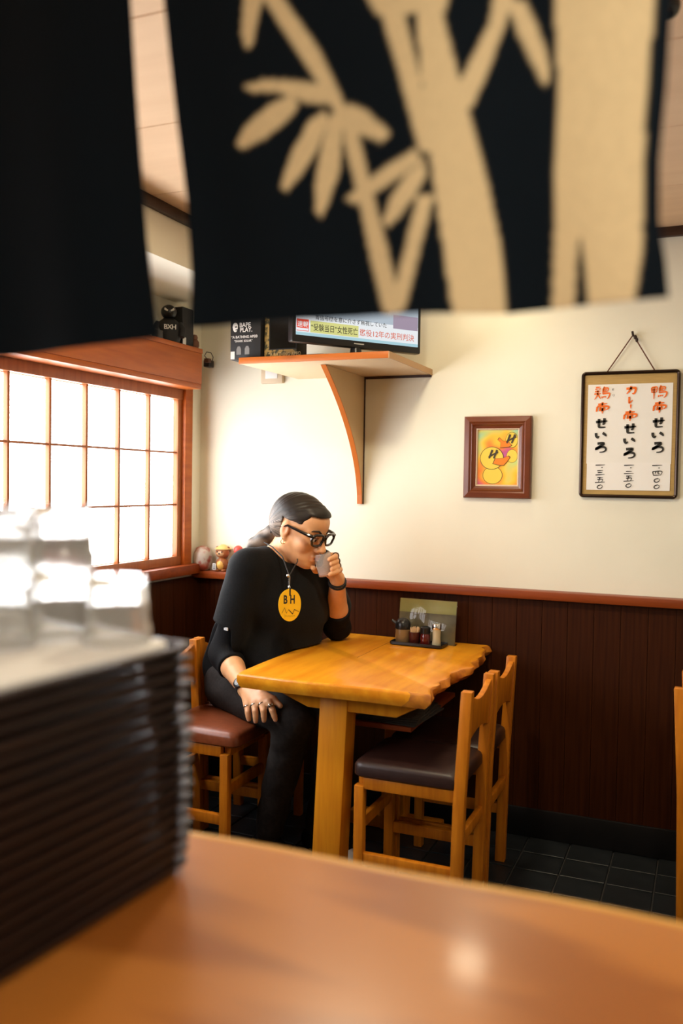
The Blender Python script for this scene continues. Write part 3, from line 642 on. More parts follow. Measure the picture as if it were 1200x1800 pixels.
# ---------------------------------------------------------------- figurines on the wainscot ledge
LZ=0.9155
t=thing('wrapped_doll','round painted doll wrapped in clear film on the wainscot ledge','figurine',(-2.000,3.252,LZ))
B().lathe([(0,0),(0.022,0),(0.034,0.012),(0.039,0.040),(0.037,0.070),(0.027,0.092),(0.012,0.101),(0,0.102)],n=28).build('body',mat('painted_doll',(0.70,0.62,0.52),0.3,col2=(0.50,0.10,0.06),scale=22,contrast=(0.48,0.60)),t)
B().lathe([(0,0),(0.030,0.000),(0.026,0.004),(0.037,0.014),(0.0415,0.040),(0.0395,0.072),(0.029,0.095),(0.012,0.1045),(0,0.106)],n=28).build('film',mat('clear_film',(1,1,1),0.08,trans=1,ior=1.12),t)
t=thing('raccoon_dog_figurine','small brown raccoon dog figurine in a straw hat on the ledge','figurine',(-1.905,3.252,LZ))
t.rotation_euler=(0,0,math.radians(-90))     # local +x faces the room
b=B(); b.ellipsoid((0,0,0.030),(0.026,0.028,0.031)); b.build('body',mat('tanuki_brown',(0.30,0.10,0.03),0.35),t)
B().ellipsoid((0.008,0,0.028),(0.021,0.021,0.024)).build('belly',mat('tanuki_belly',(0.72,0.42,0.10),0.35),t)
hd=B().ellipsoid((0,0,0.079),(0.025,0.031,0.026)).build('head',mat('tanuki_head',(0.36,0.12,0.04),0.35),t)
B().ellipsoid((0.011,0,0.077),(0.016,0.022,0.015)).build('face',mat('tanuki_face',(0.62,0.36,0.18),0.4),hd)
for s in (-1,1):
    B().ellipsoid((0.0245,s*0.011,0.083),(0.003,0.003,0.0035)).build('eye',blackp,hd); B().ellipsoid((-0.003,s*0.025,0.098),(0.006,0.008,0.008)).build('ear',MATS['tanuki_brown'],hd)
B().ellipsoid((0.028,0,0.076),(0.003,0.004,0.003)).build('nose',blackp,hd)
B().lathe([(0.036,0.094),(0.034,0.097),(0.018,0.107),(0.008,0.113),(0,0.114)],n=24,M=T(-0.006,0,0)).build('straw_hat',mat('straw',(0.72,0.52,0.18),0.7),t)
B().box(0.026,0.030,-0.030,-0.014,0.006,0.034,bev=0.001).build('account_book',ink,t)
for k in range(4): B().box(0.0301,0.0306,-0.027,-0.017,0.010+0.0055*k,0.013+0.0055*k).build('book_mark',blackp,t)
for s in (-1,1): B().ellipsoid((0.012,s*0.014,0.005),(0.014,0.010,0.006)).build('foot',MATS['tanuki_brown'],t)
t=thing('paper_lantern_doll','small red and white paper doll behind the shoulder on the ledge','figurine',(-1.828,3.252,LZ))
B().lathe([(0,0),(0.026,0),(0.028,0.01),(0.028,0.066),(0.02,0.074),(0,0.074)],n=24).build('body',mat('doll_paper',(0.70,0.60,0.52),0.6,col2=(0.60,0.12,0.10),scale=30,contrast=(0.5,0.6)),t)
B().ellipsoid((0,0,0.092),(0.020,0.020,0.021)).build('head',mat('doll_red',(0.62,0.08,0.06),0.4),t)

# ---------------------------------------------------------------- framed picture
pf=thing('framed_picture','small brown wooden frame with a cartoon of yellow ducklings on rainbow colours','picture',(-0.741,YW,1.250))
def frame_ring(name,parent,w,h,prof,m,x=0,z=0):
    """prof: (inset, depth) pairs; rectangular moulding ring around (x,z) with outer size w,h"""
    t=bmesh.new(); R=[]
    for ins,d in prof:
        R.append([t.verts.new((x+sx*(w/2-ins),-d,z+h/2+sz*(h/2-ins))) for sx,sz in ((-1,-1),(1,-1),(1,1),(-1,1))])
    for a,c in zip(R,R[1:]):
        for i in range(4): t.faces.new((a[i],a[(i+1)%4],c[(i+1)%4],c[i]))
    bmesh.ops.recalc_face_normals(t,faces=t.faces[:]); b=B(); b._add(t); return b.build(name,m,parent,smooth=False)
fw,fh=0.252,0.306
fm=mat('picture_frame_wood',(0.13,0.028,0.008),0.33,col2=(0.165,0.038,0.011),scale=9,coat=0.2)
frame_ring('frame',pf,fw,fh,[(0,0.0),(0,0.020),(0.003,0.024),(0.020,0.026),(0.026,0.021),(0.030,0.023),(0.036,0.015),(0.046,0.012),(0.046,0.002)],fm)
frame_ring('inner_lip',pf,fw-0.090,fh-0.090,[(0,0.013),(0.003,0.013),(0.006,0.008),(0.006,0.004)],mat('pale_lip',(0.65,0.50,0.36),0.4),z=0.045)
# rainbow ground
rm=bpy.data.materials.new('rainbow_print'); rm.use_nodes=True; nt=rm.node_tree; MATS['rainbow_print']=rm
tc=nt.nodes.new('ShaderNodeTexCoord'); nz=nt.nodes.new('ShaderNodeTexNoise'); nz.inputs['Scale'].default_value=9; nz.inputs['Detail'].default_value=1
rp=nt.nodes.new('ShaderNodeValToRGB'); E_=rp.color_ramp.elements
E_[0].position=0.30; E_[0].color=(0.12,0.16,0.55,1); E_[1].position=0.70; E_[1].color=(0.20,0.60,0.55,1)
for p,c in ((0.38,(0.55,0.08,0.25,1)),(0.46,(0.85,0.22,0.02,1)),(0.54,(0.90,0.55,0.03,1)),(0.62,(0.55,0.65,0.20,1))):
    e=E_.new(p); e.color=c
nt.links.new(tc.outputs['Object'],nz.inputs['Vector']); nt.links.new(nz.outputs['Fac'],rp.inputs[0]); nt.links.new(rp.outputs[0],nt.nodes['Principled BSDF'].inputs['Base Color'])
art=B().box(-0.076,0.076,-0.006,-0.003,0.048,0.258).build('art_sheet',rm,pf,smooth=False)
yel=mat('duck_yellow',(0.82,0.60,0.07),0.6); orr=mat('duck_orange',(0.85,0.22,0.01),0.6); pen=mat('duck_line',(0.05,0.035,0.02),0.7)
def blob(name,cx,cz,rx,rz,m,d,rot=0,n=28,outl=True):
    P=[(cx+rx*math.cos(a)*math.cos(rot)-rz*math.sin(a)*math.sin(rot),cz+rx*math.cos(a)*math.sin(rot)+rz*math.sin(a)*math.cos(rot)) for a in [2*PI*k/n for k in range(n)]]
    if outl:
        Q=[(cx+(x-cx)*1.05,cz+(z-cz)*1.05) for x,z in P]; B().prism(Q,-0.0062-d,-0.006-d,'y').build('outline',pen,art,smooth=False)
    B().prism(P,-0.0066-d,-0.006-d,'y').build(name,m,art,smooth=False)
blob('duck_body',-0.018,0.086,0.036,0.032,yel,0.0000)
blob('duck_body',0.054,0.158,0.020,0.024,yel,0.0000)
blob('duck_head',-0.022,0.150,0.043,0.041,yel,0.0008)
blob('duck_head',0.052,0.218,0.022,0.028,yel,0.0008)
def beak(P,d):
    cx=sum(p[0] for p in P)/len(P); cz=sum(p[1] for p in P)/len(P)
    B().prism([(cx+(x-cx)*1.09,cz+(z-cz)*1.12) for x,z in P],-0.0074-d,-0.0072-d,'y').build('outline',pen,art,smooth=False)
    B().prism(P,-0.0080-d,-0.0072-d,'y').build('beak',orr,art,smooth=False)
beak([(-0.016,0.130),(-0.008,0.148),(0.020,0.150),(0.040,0.158),(0.046,0.152),(0.036,0.138),(0.024,0.124),(0.008,0.124)],0.0004)
beak([(0.010,0.190),(0.040,0.192),(0.052,0.198),(0.036,0.214),(0.018,0.214),(0.006,0.226),(0.000,0.218),(0.012,0.208)],0.0004)
br=B()
for cx,cz in ((-0.016,0.165),(0.050,0.222)):
    for dx in (-0.010,0.008): br.stroke([(cx+dx-0.006,cz-0.016),(cx+dx+0.006,cz+0.016)],[0.006,0.008],y=-0.0085)
    br.stroke([(cx-0.018,cz-0.010),(cx+0.018,cz+0.008)],[0.005,0.006],y=-0.0086)
br.build('eye_mark',pen,art,smooth=False)
# ---------------------------------------------------------------- hanging menu
mn=thing('menu_board','hanging wall menu of brush-written Japanese dishes in a dark frame','menu',(-0.274,YW,1.262))
mw,mh=0.330,0.446
fr=B(); P=[(x,0,z+mh/2) for x,z in rrect(mw-0.008,mh-0.008,0.010)]
fr.tube([(x,-0.012,z) for x,_,z in P],0.0062,n=8,closed=True).build('frame',mat('bronze_frame',(0.035,0.018,0.010),0.25,metal=0.6),mn)
B().box(-mw/2+0.006,mw/2-0.006,-0.010,-0.003,0.006,mh-0.006).build('mount',mat('gold_mount',(0.42,0.27,0.085),0.5,col2=(0.48,0.31,0.10),scale=20,stretch=(1,1,8)),mn)
sheet=B().box(-0.143,0.143,-0.0112,-0.0102,0.120,0.402).build('paper_sheet',mat('menu_paper',(0.82,0.80,0.75),0.7),mn)
B().box(-0.141,0.141,-0.0118,-0.0112,0.026,0.124).build('paper_sheet',mat('menu_paper2',(0.84,0.82,0.78),0.7),mn)
orange_ink=mat('orange_ink',(0.85,0.16,0.01),0.6); black_ink=mat('black_ink',(0.022,0.020,0.016),0.6)
GL={  # brush glyphs as strokes in a unit square
'せ':[[(0.05,0.58),(0.5,0.63),(0.98,0.68)],[(0.74,0.95),(0.74,0.6),(0.68,0.40),(0.58,0.42)],[(0.30,0.88),(0.30,0.3),(0.36,0.10),(0.85,0.10)]],
'い':[[(0.08,0.72),(0.10,0.45),(0.22,0.28),(0.34,0.42)],[(0.62,0.72),(0.84,0.55),(0.92,0.40)]],
'ろ':[[(0.22,0.88),(0.74,0.90),(0.45,0.62),(0.08,0.36),(0.5,0.56),(0.86,0.50),(0.90,0.26),(0.70,0.10),(0.40,0.06)]],
'一':[[(0.04,0.42),(0.5,0.48),(0.96,0.58)]],
'二':[[(0.22,0.70),(0.78,0.76)],[(0.04,0.22),(0.5,0.26),(0.96,0.30)]],
'三':[[(0.22,0.84),(0.78,0.90)],[(0.26,0.54),(0.72,0.60)],[(0.06,0.16),(0.5,0.22),(0.94,0.28)]],
'五':[[(0.25,0.88),(0.80,0.92)],[(0.50,0.90),(0.36,0.14)],[(0.24,0.55),(0.74,0.60),(0.66,0.16)],[(0.02,0.08),(0.5,0.14),(0.98,0.20)]],
'四':[[(0.10,0.80),(0.16,0.20)],[(0.10,0.80),(0.92,0.86),(0.82,0.22)],[(0.40,0.80),(0.34,0.45)],[(0.60,0.82),(0.60,0.48),(0.80,0.46)],[(0.16,0.22),(0.82,0.26)]],
'〇':[[(0.62,0.82),(0.34,0.66),(0.26,0.34),(0.44,0.14),(0.66,0.30),(0.74,0.62),(0.58,0.82)]],
'、':[[(0.45,0.60),(0.58,0.42)]],
'カ':[[(0.06,0.68),(0.5,0.72),(0.92,0.76),(0.88,0.30),(0.74,0.08),(0.62,0.16)],[(0.50,0.98),(0.46,0.60),(0.10,0.08)]],
'レ':[[(0.36,0.92),(0.36,0.14),(0.50,0.20),(0.74,0.46)]],
'ー':[[(0.52,0.95),(0.52,0.05)]],
'南':[[(0.16,0.80),(0.5,0.84),(0.86,0.88)],[(0.52,1.02),(0.48,0.66)],[(0.10,0.58),(0.06,0.20),(0.0,0.10)],[(0.10,0.60),(0.60,0.64),(0.98,0.58),(0.92,0.36),(0.80,0.30)],[(0.30,0.50),(0.36,0.42)],[(0.68,0.54),(0.60,0.44)],[(0.28,0.36),(0.74,0.42)],[(0.24,0.22),(0.78,0.28)],[(0.52,0.44),(0.50,-0.10)]],
'鴨':[[(0.04,0.86),(0.04,0.46)],[(0.04,0.86),(0.36,0.90),(0.34,0.50)],[(0.05,0.68),(0.35,0.70)],[(0.05,0.50),(0.34,0.52)],[(0.20,0.88),(0.18,-0.05)],[(0.64,1.02),(0.56,0.90)],[(0.54,0.88),(0.52,0.44)],[(0.54,0.88),(0.88,0.90),(0.86,0.66)],[(0.54,0.76),(0.84,0.78)],[(0.53,0.62),(0.86,0.65)],[(0.52,0.46),(0.98,0.50),(0.92,0.16),(0.80,0.08)],[(0.50,0.26),(0.46,0.10)],[(0.60,0.28),(0.60,0.16)],[(0.70,0.28),(0.72,0.17)]],
'鶏':[[(0.10,0.98),(0.40,1.02)],[(0.08,0.88),(0.14,0.80)],[(0.22,0.90),(0.24,0.82)],[(0.40,0.92),(0.34,0.82)],[(0.04,0.66),(0.42,0.70)],[(0.00,0.46),(0.46,0.50)],[(0.24,0.76),(0.20,0.36),(0.02,0.02)],[(0.24,0.44),(0.42,0.06)],[(0.68,1.04),(0.60,0.92)],[(0.58,0.90),(0.56,0.44)],[(0.58,0.90),(0.90,0.92),(0.88,0.66)],[(0.58,0.77),(0.86,0.79)],[(0.57,0.62),(0.88,0.65)],[(0.56,0.46),(1.0,0.50),(0.94,0.16),(0.84,0.08)],[(0.54,0.26),(0.50,0.10)],[(0.64,0.28),(0.64,0.16)],[(0.74,0.28),(0.76,0.17)]],
'と':[[(0.35,0.9),(0.42,0.6)],[(0.75,0.75),(0.35,0.5),(0.3,0.25),(0.8,0.2)]],'り':[[(0.3,0.8),(0.3,0.4)],[(0.7,0.9),(0.72,0.4),(0.5,0.05)]]}
def dense(P,n=5):
    P=[Vector(p) for p in P]; out=[]
    if len(P)==2: return [P[0].lerp(P[1],k/n) for k in range(n+1)]
    for i in range(len(P)-1):
        p0=P[max(i-1,0)];p1=P[i];p2=P[i+1];p3=P[min(i+2,len(P)-1)]
        for k in range(n):
            s=k/n; out.append(0.5*((2*p1)+(-p0+p2)*s+(2*p0-5*p1+4*p2-p3)*s*s+(-p0+3*p1-3*p2+p3)*s**3))
    return out+[P[-1]]
def glyph(b,ch,x,z,w,h,wt):
    for st in GL[ch]:
        D=dense(st); n=len(D); ws=[wt*(1.25-0.75*k/(n-1))*(0.85+0.3*math.sin(3.1*k/(n-1))) for k in range(n)]
        b.stroke([(x+p.x*w,z+p.y*h) for p in D],ws,y=-0.0125)
colsM=[(0.098,['鴨','南'],'一、四〇〇'),(0.004,['カ','レ','ー','南'],'一、二五〇'),(-0.094,['鶏','南'],'一、三五〇')]
for cx,dish,price in colsM:
    ob=B(); kb=B()
    z=0.396
    if len(dish)==2:
        glyph(ob,dish[0],cx-0.027,z-0.048,0.052,0.044,0.0048); glyph(ob,dish[1],cx-0.020,z-0.094,0.044,0.036,0.0062); z2=z-0.112
    else:
        glyph(ob,'カ',cx-0.018,z-0.032,0.036,0.030,0.0072); glyph(ob,'レ',cx-0.016,z-0.064,0.030,0.026,0.0060); glyph(ob,'ー',cx-0.014,z-0.082,0.028,0.016,0.005)
        glyph(ob,'南',cx-0.024,z-0.122,0.046,0.034,0.006); z2=z-0.132
    for k,ch in enumerate('せいろ'): glyph(kb,ch,cx-0.021,z2-0.038-0.044*k,0.042,0.038,0.0084)
    zz=0.116
    for ch in price:
        if ch=='、': glyph(kb,ch,cx-0.004,zz-0.006,0.020,0.016,0.004); zz-=0.010; continue
        hh={'一':0.010,'二':0.016,'三':0.022,'五':0.023,'四':0.022,'〇':0.020}[ch]
        glyph(kb,ch,cx-0.018,zz-hh+0.004,0.036,hh,0.0030); zz-=hh+0.0025
    if dish[0]=='鶏': glyph(kb,'と',-0.062,0.378,0.010,0.010,0.0012); glyph(kb,'り',-0.060,0.356,0.010,0.012,0.0012)
    ob.build('orange_lettering',orange_ink,mn,smooth=False); kb.build('black_lettering',black_ink,mn,smooth=False)
hk=(0.006,-0.014,mh+0.122)
cord=mat('brown_cord',(0.13,0.04,0.012),0.6)
for x in (-0.083,0.085): B().tube([(x,-0.010,mh-0.006),(x*0.5+0.003,-0.013,mh+0.060),(hk[0]+(0.003 if x>0 else -0.003),hk[1],hk[2])],0.0022,n=8).build('hanging_cord',cord,mn)
b=B(); b.tube([(hk[0],0,hk[2]+0.004),(hk[0],-0.016,hk[2]+0.002),(hk[0]-0.002,-0.022,hk[2]+0.016)],0.0040,n=8); b.ellipsoid((hk[0]+0.008,-0.014,hk[2]-0.004),(0.006,0.005,0.008)); b.ellipsoid((hk[0]+0.013,-0.014,hk[2]-0.014),(0.005,0.004,0.008)); b.build('hook_knot',mat('knot_dark',(0.03,0.012,0.006),0.6),mn)

# ---------------------------------------------------------------- person (signed-distance modelling -> one continuous surface)
class Field:
    def __init__(s,lo,hi,h):
        s.lo=np.array(lo,float); s.h=h; s.n=np.ceil((np.array(hi)-s.lo)/h).astype(int)+1
        s.f=np.full(tuple(s.n),1.0,np.float32)
    def region(s,c0,c1,pad):
        a=np.clip(np.floor((np.minimum(c0,c1)-pad-s.lo)/s.h).astype(int),0,s.n); b=np.clip(np.ceil((np.maximum(c0,c1)+pad-s.lo)/s.h).astype(int)+1,0,s.n)
        sl=tuple(slice(i,j) for i,j in zip(a,b))
        ax=[s.lo[i]+s.h*np.arange(a[i],b[i]) for i in range(3)]
        return sl,np.stack(np.meshgrid(*ax,indexing='ij'),-1).astype(np.float32)
    def _put(s,sl,d,k,op):
        f=s.f[sl]
        if op=='u':
            if k<=0: s.f[sl]=np.minimum(f,d)
            else:
                hh=np.clip(0.5+0.5*(f-d)/k,0,1); s.f[sl]=f+(d-f)*hh-k*hh*(1-hh)
        else:   # subtract d
            d=-d
            if k<=0: s.f[sl]=np.maximum(f,d)
            else:
                hh=np.clip(0.5-0.5*(f-d)/k,0,1); s.f[sl]=f+(d-f)*hh+k*hh*(1-hh)
    def cap(s,a,b,r1,r2=None,k=0.01,op='u'):
        a=np.array(a,float);b=np.array(b,float); r2=r1 if r2 is None else r2
        sl,p=s.region(a,b,max(r1,r2)+k+3*s.h)
        if p.size==0: return s
        ab=b-a; t=np.clip(((p-a)@ab)/max(ab@ab,1e-9),0,1); d=np.linalg.norm(p-a-t[...,None]*ab,axis=-1)-(r1+(r2-r1)*t)
        s._put(sl,d,k,op); return s
    def chain(s,pts,rs,k=0.006,op='u'):
        for i in range(len(pts)-1): s.cap(pts[i],pts[i+1],rs[i],rs[i+1],k,op)
        return s
    def ell(s,c,r,R=None,k=0.01,op='u'):
        c=np.array(c,float); r=np.array(r,float); sl,p=s.region(c,c,r.max()+k+3*s.h)
        if p.size==0: return s
        q=p-c
        if R is not None: q=q@np.array(R)         # columns of R are the local axes
        k0=np.linalg.norm(q/r,axis=-1); k1=np.linalg.norm(q/(r*r),axis=-1)+1e-9; d=k0*(k0-1)/k1
        s._put(sl,d,k,op); return s
    def half(s,pt,n,k=0.004,lo=None,hi=None):   # remove the side the normal points to (inside optional box)
        sl,p=s.region(np.array(lo if lo is not None else s.lo),np.array(hi if hi is not None else s.lo+s.h*s.n),0)
        n=np.array(n,float); n/=np.linalg.norm(n); d=-((p-np.array(pt))@n); s._put(sl,d,k,'s'); return s
    def mesh(s,name):
        f=s.f; n=f.shape; ins=f<0
        c=np.zeros((n[0]-1,n[1]-1,n[2]-1),np.uint8)
        for dx in (0,1):
            for dy in (0,1):
                for dz in (0,1): c+=ins[dx:n[0]-1+dx,dy:n[1]-1+dy,dz:n[2]-1+dz]
        act=np.argwhere((c>0)&(c<8)); idx=-np.ones(c.shape,np.int64); idx[tuple(act.T)]=np.arange(len(act))
        acc=np.zeros((len(act),3)); cnt=np.zeros(len(act))
        C=[(0,0,0),(1,0,0),(0,1,0),(1,1,0),(0,0,1),(1,0,1),(0,1,1),(1,1,1)]
        for a,b in ((0,1),(2,3),(4,5),(6,7),(0,2),(1,3),(4,6),(5,7),(0,4),(1,5),(2,6),(3,7)):
            fa=f[tuple((act+C[a]).T)]; fb=f[tuple((act+C[b]).T)]; m=(fa<0)!=(fb<0); t=np.where(m,fa/(fa-fb+1e-12),0)
            pt=np.array(C[a])+t[:,None]*(np.array(C[b])-np.array(C[a])); acc[m]+=pt[m]; cnt[m]+=1
        v=s.lo+s.h*(act+acc/cnt[:,None]); faces=[]
        for ax in range(3):
            o1,o2=(ax+1)%3,(ax+2)%3
            sl0=[slice(None)]*3; sl1=[slice(None)]*3; sl0[ax]=slice(0,n[ax]-1); sl1[ax]=slice(1,n[ax])
            A=ins[tuple(sl0)]; Bq=ins[tuple(sl1)]; e=np.argwhere(A!=Bq)
            e=e[(e[:,o1]>0)&(e[:,o2]>0)&(e[:,o1]<n[o1]-1)&(e[:,o2]<n[o2]-1)]
            flip=~A[tuple(e.T)]; d1=np.zeros(3,int); d1[o1]=1; d2=np.zeros(3,int); d2[o2]=1
            q=np.stack([idx[tuple((e-d1-d2).T)],idx[tuple((e-d2).T)],idx[tuple(e.T)],idx[tuple((e-d1).T)]],-1)
            q[flip]=q[flip][:,::-1]; faces.append(q)
        me=np_mesh(name,v,np.concatenate(faces)); return me,v
def V3(*a): return np.array(a,float)
def relax(me,v,it=2,lam=0.5):
    ne=len(me.edges); e=np.empty(ne*2,np.int32); me.edges.foreach_get('vertices',e); e=e.reshape(-1,2)
    deg=np.bincount(e.ravel(),minlength=len(v))[:,None]
    for _ in range(it):
        a=np.zeros_like(v); np.add.at(a,e[:,0],v[e[:,1]]); np.add.at(a,e[:,1],v[e[:,0]]); v=v+(a/np.maximum(deg,1)-v)*lam
    me.vertices.foreach_set('co',v.astype(np.float32).ravel()); me.update(); return v
def wob(p,fr,seed):
    r=np.random.RandomState(seed); out=np.zeros(p.shape[:-1])
    for k in range(5):
        d=r.normal(size=3); d/=np.linalg.norm(d); out+=np.sin(p@d*fr*(0.7+0.5*k)+r.uniform(0,6)+1.3*np.sin(p@d[[1,2,0]]*fr*0.8))/(1+0.5*k)
    return out/3

# frames ---------------------------------------------------------
ab=math.radians(28); bf=V3(math.cos(ab),-math.sin(ab),0); bl=V3(math.sin(ab),math.cos(ab),0); up=V3(0,0,1)
PEL=V3(-1.575,2.880,0.580); BEL=V3(-1.530,2.865,0.71); CH=V3(-1.450,2.855,0.885); NB=V3(-1.425,2.850,1.035)
RSH=V3(-1.478,2.692,0.996); LSH=V3(-1.345,3.000,0.985)
REL=V3(-1.562,2.690,0.690); RWR=V3(-1.404,2.560,0.609)
LEL=V3(-1.300,3.080,0.752); LWR=V3(-1.238,2.930,0.945)
RHIP=V3(-1.605,2.795,0.548); LHIP=V3(-1.535,2.955,0.548)
RKN=V3(-1.225,2.560,0.530); LKN=V3(-1.165,2.800,0.540)
RAN=V3(-1.375,2.680,0.100); LAN=V3(-1.235,2.800,0.095)
lean=(CH-PEL)/np.linalg.norm(CH-PEL); RB=np.stack([np.cross(bl,lean),bl,lean],1)   # axes: forward, left, up
HS=1.06; ah=math.radians(11); ph=math.radians(20)
hl=V3(math.sin(ah),math.cos(ah),0); hf=V3(math.cos(ah)*math.cos(ph),-math.sin(ah)*math.cos(ph),-math.sin(ph)); hu=np.cross(hf,hl)
HC=V3(-1.346,2.842,1.138); HR=np.stack([hf,hl,hu],1)
def H(x,y,z): return HC+HS*(hf*x+hl*y+hu*z)
GB=V3(-1.246,2.848,0.970); GT=V3(-1.260,2.838,1.048)    # drinking glass base / rim centres

F=Field((-1.90,2.30,-0.01),(-0.98,3.22,1.36),0.0032)
# torso under the clothes
F.ell(PEL,(0.105,0.145,0.11),RB,k=0.03).ell(BEL,(0.10,0.135,0.13),RB,k=0.04).ell(CH,(0.10,0.15,0.125),RB,k=0.04)
F.cap(RSH,LSH,0.040,k=0.03).cap(NB-up*0.02,H(-0.020,0,-0.045),0.062,0.056,k=0.02).cap(NB-up*0.01,RSH*0.75+NB*0.25+up*0.008,0.040,0.034,k=0.03).cap(NB-up*0.01,LSH*0.75+NB*0.25+up*0.008,0.040,0.034,k=0.03)
# legs
F.chain([RHIP,RKN],[0.068,0.048],k=0.03).chain([RKN,RAN-up*0.05],[0.046,0.028],k=0.02).chain([LHIP,LKN],[0.068,0.048],k=0.03).chain([LKN,LAN-up*0.05],[0.046,0.028],k=0.02)
F.chain([RAN-up*0.055,RAN+V3(0.085,-0.05,-0.072)],[0.024,0.018],k=0.01).chain([LAN-up*0.052,LAN+V3(0.09,-0.04,-0.068)],[0.024,0.018],k=0.01)
# arms
F.chain([RSH,REL],[0.044,0.038],k=0.02)
mid=REL*0.6+RWR*0.4; F.chain([REL,mid,RWR],[0.037,0.040,0.027],k=0.01)
F.chain([LSH,LEL],[0.044,0.038],k=0.02); mid=LEL*0.62+LWR*0.38; F.chain([LEL,mid,LWR],[0.037,0.040,0.027],k=0.01)
# head
F.ell(H(-0.012,0,0.026),HS*V3(0.098,0.077,0.080),HR,k=0.01).ell(H(0.026,0,-0.030),HS*V3(0.064,0.061,0.082),HR,k=0.03)
F.ell(H(0.048,0,0.036),HS*V3(0.046,0.058,0.048),HR,k=0.02)
for s in (-1,1):
    F.cap(H(0.004,s*0.054,-0.052),H(0.066,s*0.014,-0.101),0.020*HS,0.016*HS,k=0.025).ell(H(0.057,s*0.038,-0.034),HS*V3(0.024,0.024,0.026),HR,k=0.02)
    F.cap(H(0.082,s*0.012,0.012),H(0.070,s*0.046,0.010),0.011*HS,0.010*HS,k=0.012)
F.ell(H(0.072,0,-0.100),HS*V3(0.019,0.021,0.017),HR,k=0.015).ell(H(0.078,0,-0.066),HS*V3(0.019,0.028,0.024),HR,k=0.012)
F.ell(H(0.050,0,-0.085),HS*V3(0.034,0.046,0.030),HR,k=0.02)
for s in (-1,1): F.ell(H(0.099,s*0.031,-0.008),HS*V3(0.017,0.016,0.012),HR,k=0.010,op='s')
F.cap(H(0.084,0,0.006),H(0.110,0,-0.038),0.0095*HS,0.0125*HS,k=0.008)
for s in (-1,1): F.ell(H(0.099,s*0.014,-0.042),HS*V3(0.011,0.0075,0.0085),HR,k=0.005); F.ell(H(0.104,s*0.0075,-0.0515),HS*V3(0.006,0.0035,0.004),HR,k=0.003,op='s')
F.cap(H(0.0945,-0.017,-0.0665),H(0.0945,0.017,-0.0665),0.0062*HS,k=0.004).cap(H(0.0925,-0.015,-0.0785),H(0.0925,0.015,-0.0785),0.0070*HS,k=0.004)
F.ell(H(0.101,0,-0.0725),HS*V3(0.010,0.018,0.0026),HR,k=0.003,op='s')
for s in (-1,1):   # ears
    F.ell(H(-0.006,s*0.077,-0.006),HS*V3(0.018,0.008,0.031),HR,k=0.006).cap(H(-0.003,s*0.074,-0.030),H(0.002,s*0.073,-0.036),0.007*HS,k=0.006)
    F.ell(H(0.001,s*0.086,-0.003),HS*V3(0.009,0.006,0.016),HR,k=0.004,op='s')
# right hand draped on the thigh
MC=[V3(-1.369,2.507,0.572),V3(-1.340,2.497,0.584),V3(-1.311,2.492,0.592),V3(-1.283,2.492,0.596)]
PP=[V3(-1.356,2.488,0.553),V3(-1.321,2.473,0.562),V3(-1.289,2.469,0.569),V3(-1.259,2.474,0.572)]
TP=[V3(-1.353,2.489,0.532),V3(-1.321,2.476,0.533),V3(-1.290,2.473,0.540),V3(-1.252,2.478,0.546)]
for i in range(4):
    F.cap(RWR,MC[i],0.021,0.0135,k=0.012)
    F.chain([MC[i],PP[i]*0.9+MC[i]*0.1,(PP[i]+TP[i])/2,TP[i]],[0.0115,0.0100,0.0092,0.0080],k=0.003)
F.chain([RWR+V3(0.02,-0.005,0.0),V3(-1.325,2.520,0.612),V3(-1.275,2.507,0.602),V3(-1.246,2.500,0.586)],[0.018,0.014,0.0115,0.009],k=0.006)
# left hand around the drinking glass
gx=(GT-GB)/np.linalg.norm(GT-GB); gc=(GB+GT)/2
def G3(ang,r,z): # around the glass axis; ang 0 = +x
    e1=V3(1,0,0)-gx*gx[0]; e1/=np.linalg.norm(e1); e2=np.cross(gx,e1)
    a=math.radians(ang); return gc+gx*z+(e1*math.cos(a)+e2*math.sin(a))*r
GR=0.030
for i,z in enumerate((0.022,0.004,-0.014,-0.030)):
    sp=[0,4,2,-8][i]
    m=G3(88,0.053,z*0.95); p1=G3(44+sp,0.052,z); p2=G3(4+sp,0.046,z-0.001); p3=G3(-32+sp*1.5,GR+0.0110,z-0.003)
    F.cap(LWR+V3(0.002,-0.004,0.012),m,0.020,0.0135,k=0.010)
    F.chain([m,p1,p2,p3],[0.0120,0.0105,0.0098,0.0082],k=0.003)
F.chain([LWR+V3(-0.008,-0.008,0.012),G3(118,0.050,-0.026),G3(165,0.044,-0.018),G3(205,GR+0.010,-0.006)],[0.018,0.0145,0.0115,0.009],k=0.006)
F.ell(G3(100,0.050,-0.004),V3(0.018,0.016,0.030),k=0.012)
me,v=F.mesh('person'); v=relax(me,v,2,0.45)
# lip and cheek colour of the skin; ear tint paints in light shining through
lp=(v-H(0.0945,0,-0.0725))@HR/HS; lips=np.exp(-((lp[:,0]/0.010)**2+(lp[:,1]/0.020)**2+(lp[:,2]/0.0085)**2))
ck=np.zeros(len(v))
for s in (-1,1):
    q=(v-H(0.062,s*0.045,-0.034))@HR/HS; ck+=0.22*np.exp(-(q**2).sum(1)/0.022**2)
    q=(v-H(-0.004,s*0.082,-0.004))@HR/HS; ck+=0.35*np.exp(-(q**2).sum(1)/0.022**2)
a=me.attributes.new('flush_and_glow','FLOAT','POINT'); a.data.foreach_set('value',np.clip(lips+ck,0,1).astype(np.float32))
skin=attr_mat('skin','flush_and_glow',(0.70,0.36,0.175),(0.52,0.12,0.06),0.45,spec=0.4,sss=0.12,noise=0.10)
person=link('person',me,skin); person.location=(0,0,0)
tag(person,'person in black t-shirt and glasses sitting at the table, drinking from a glass','person')

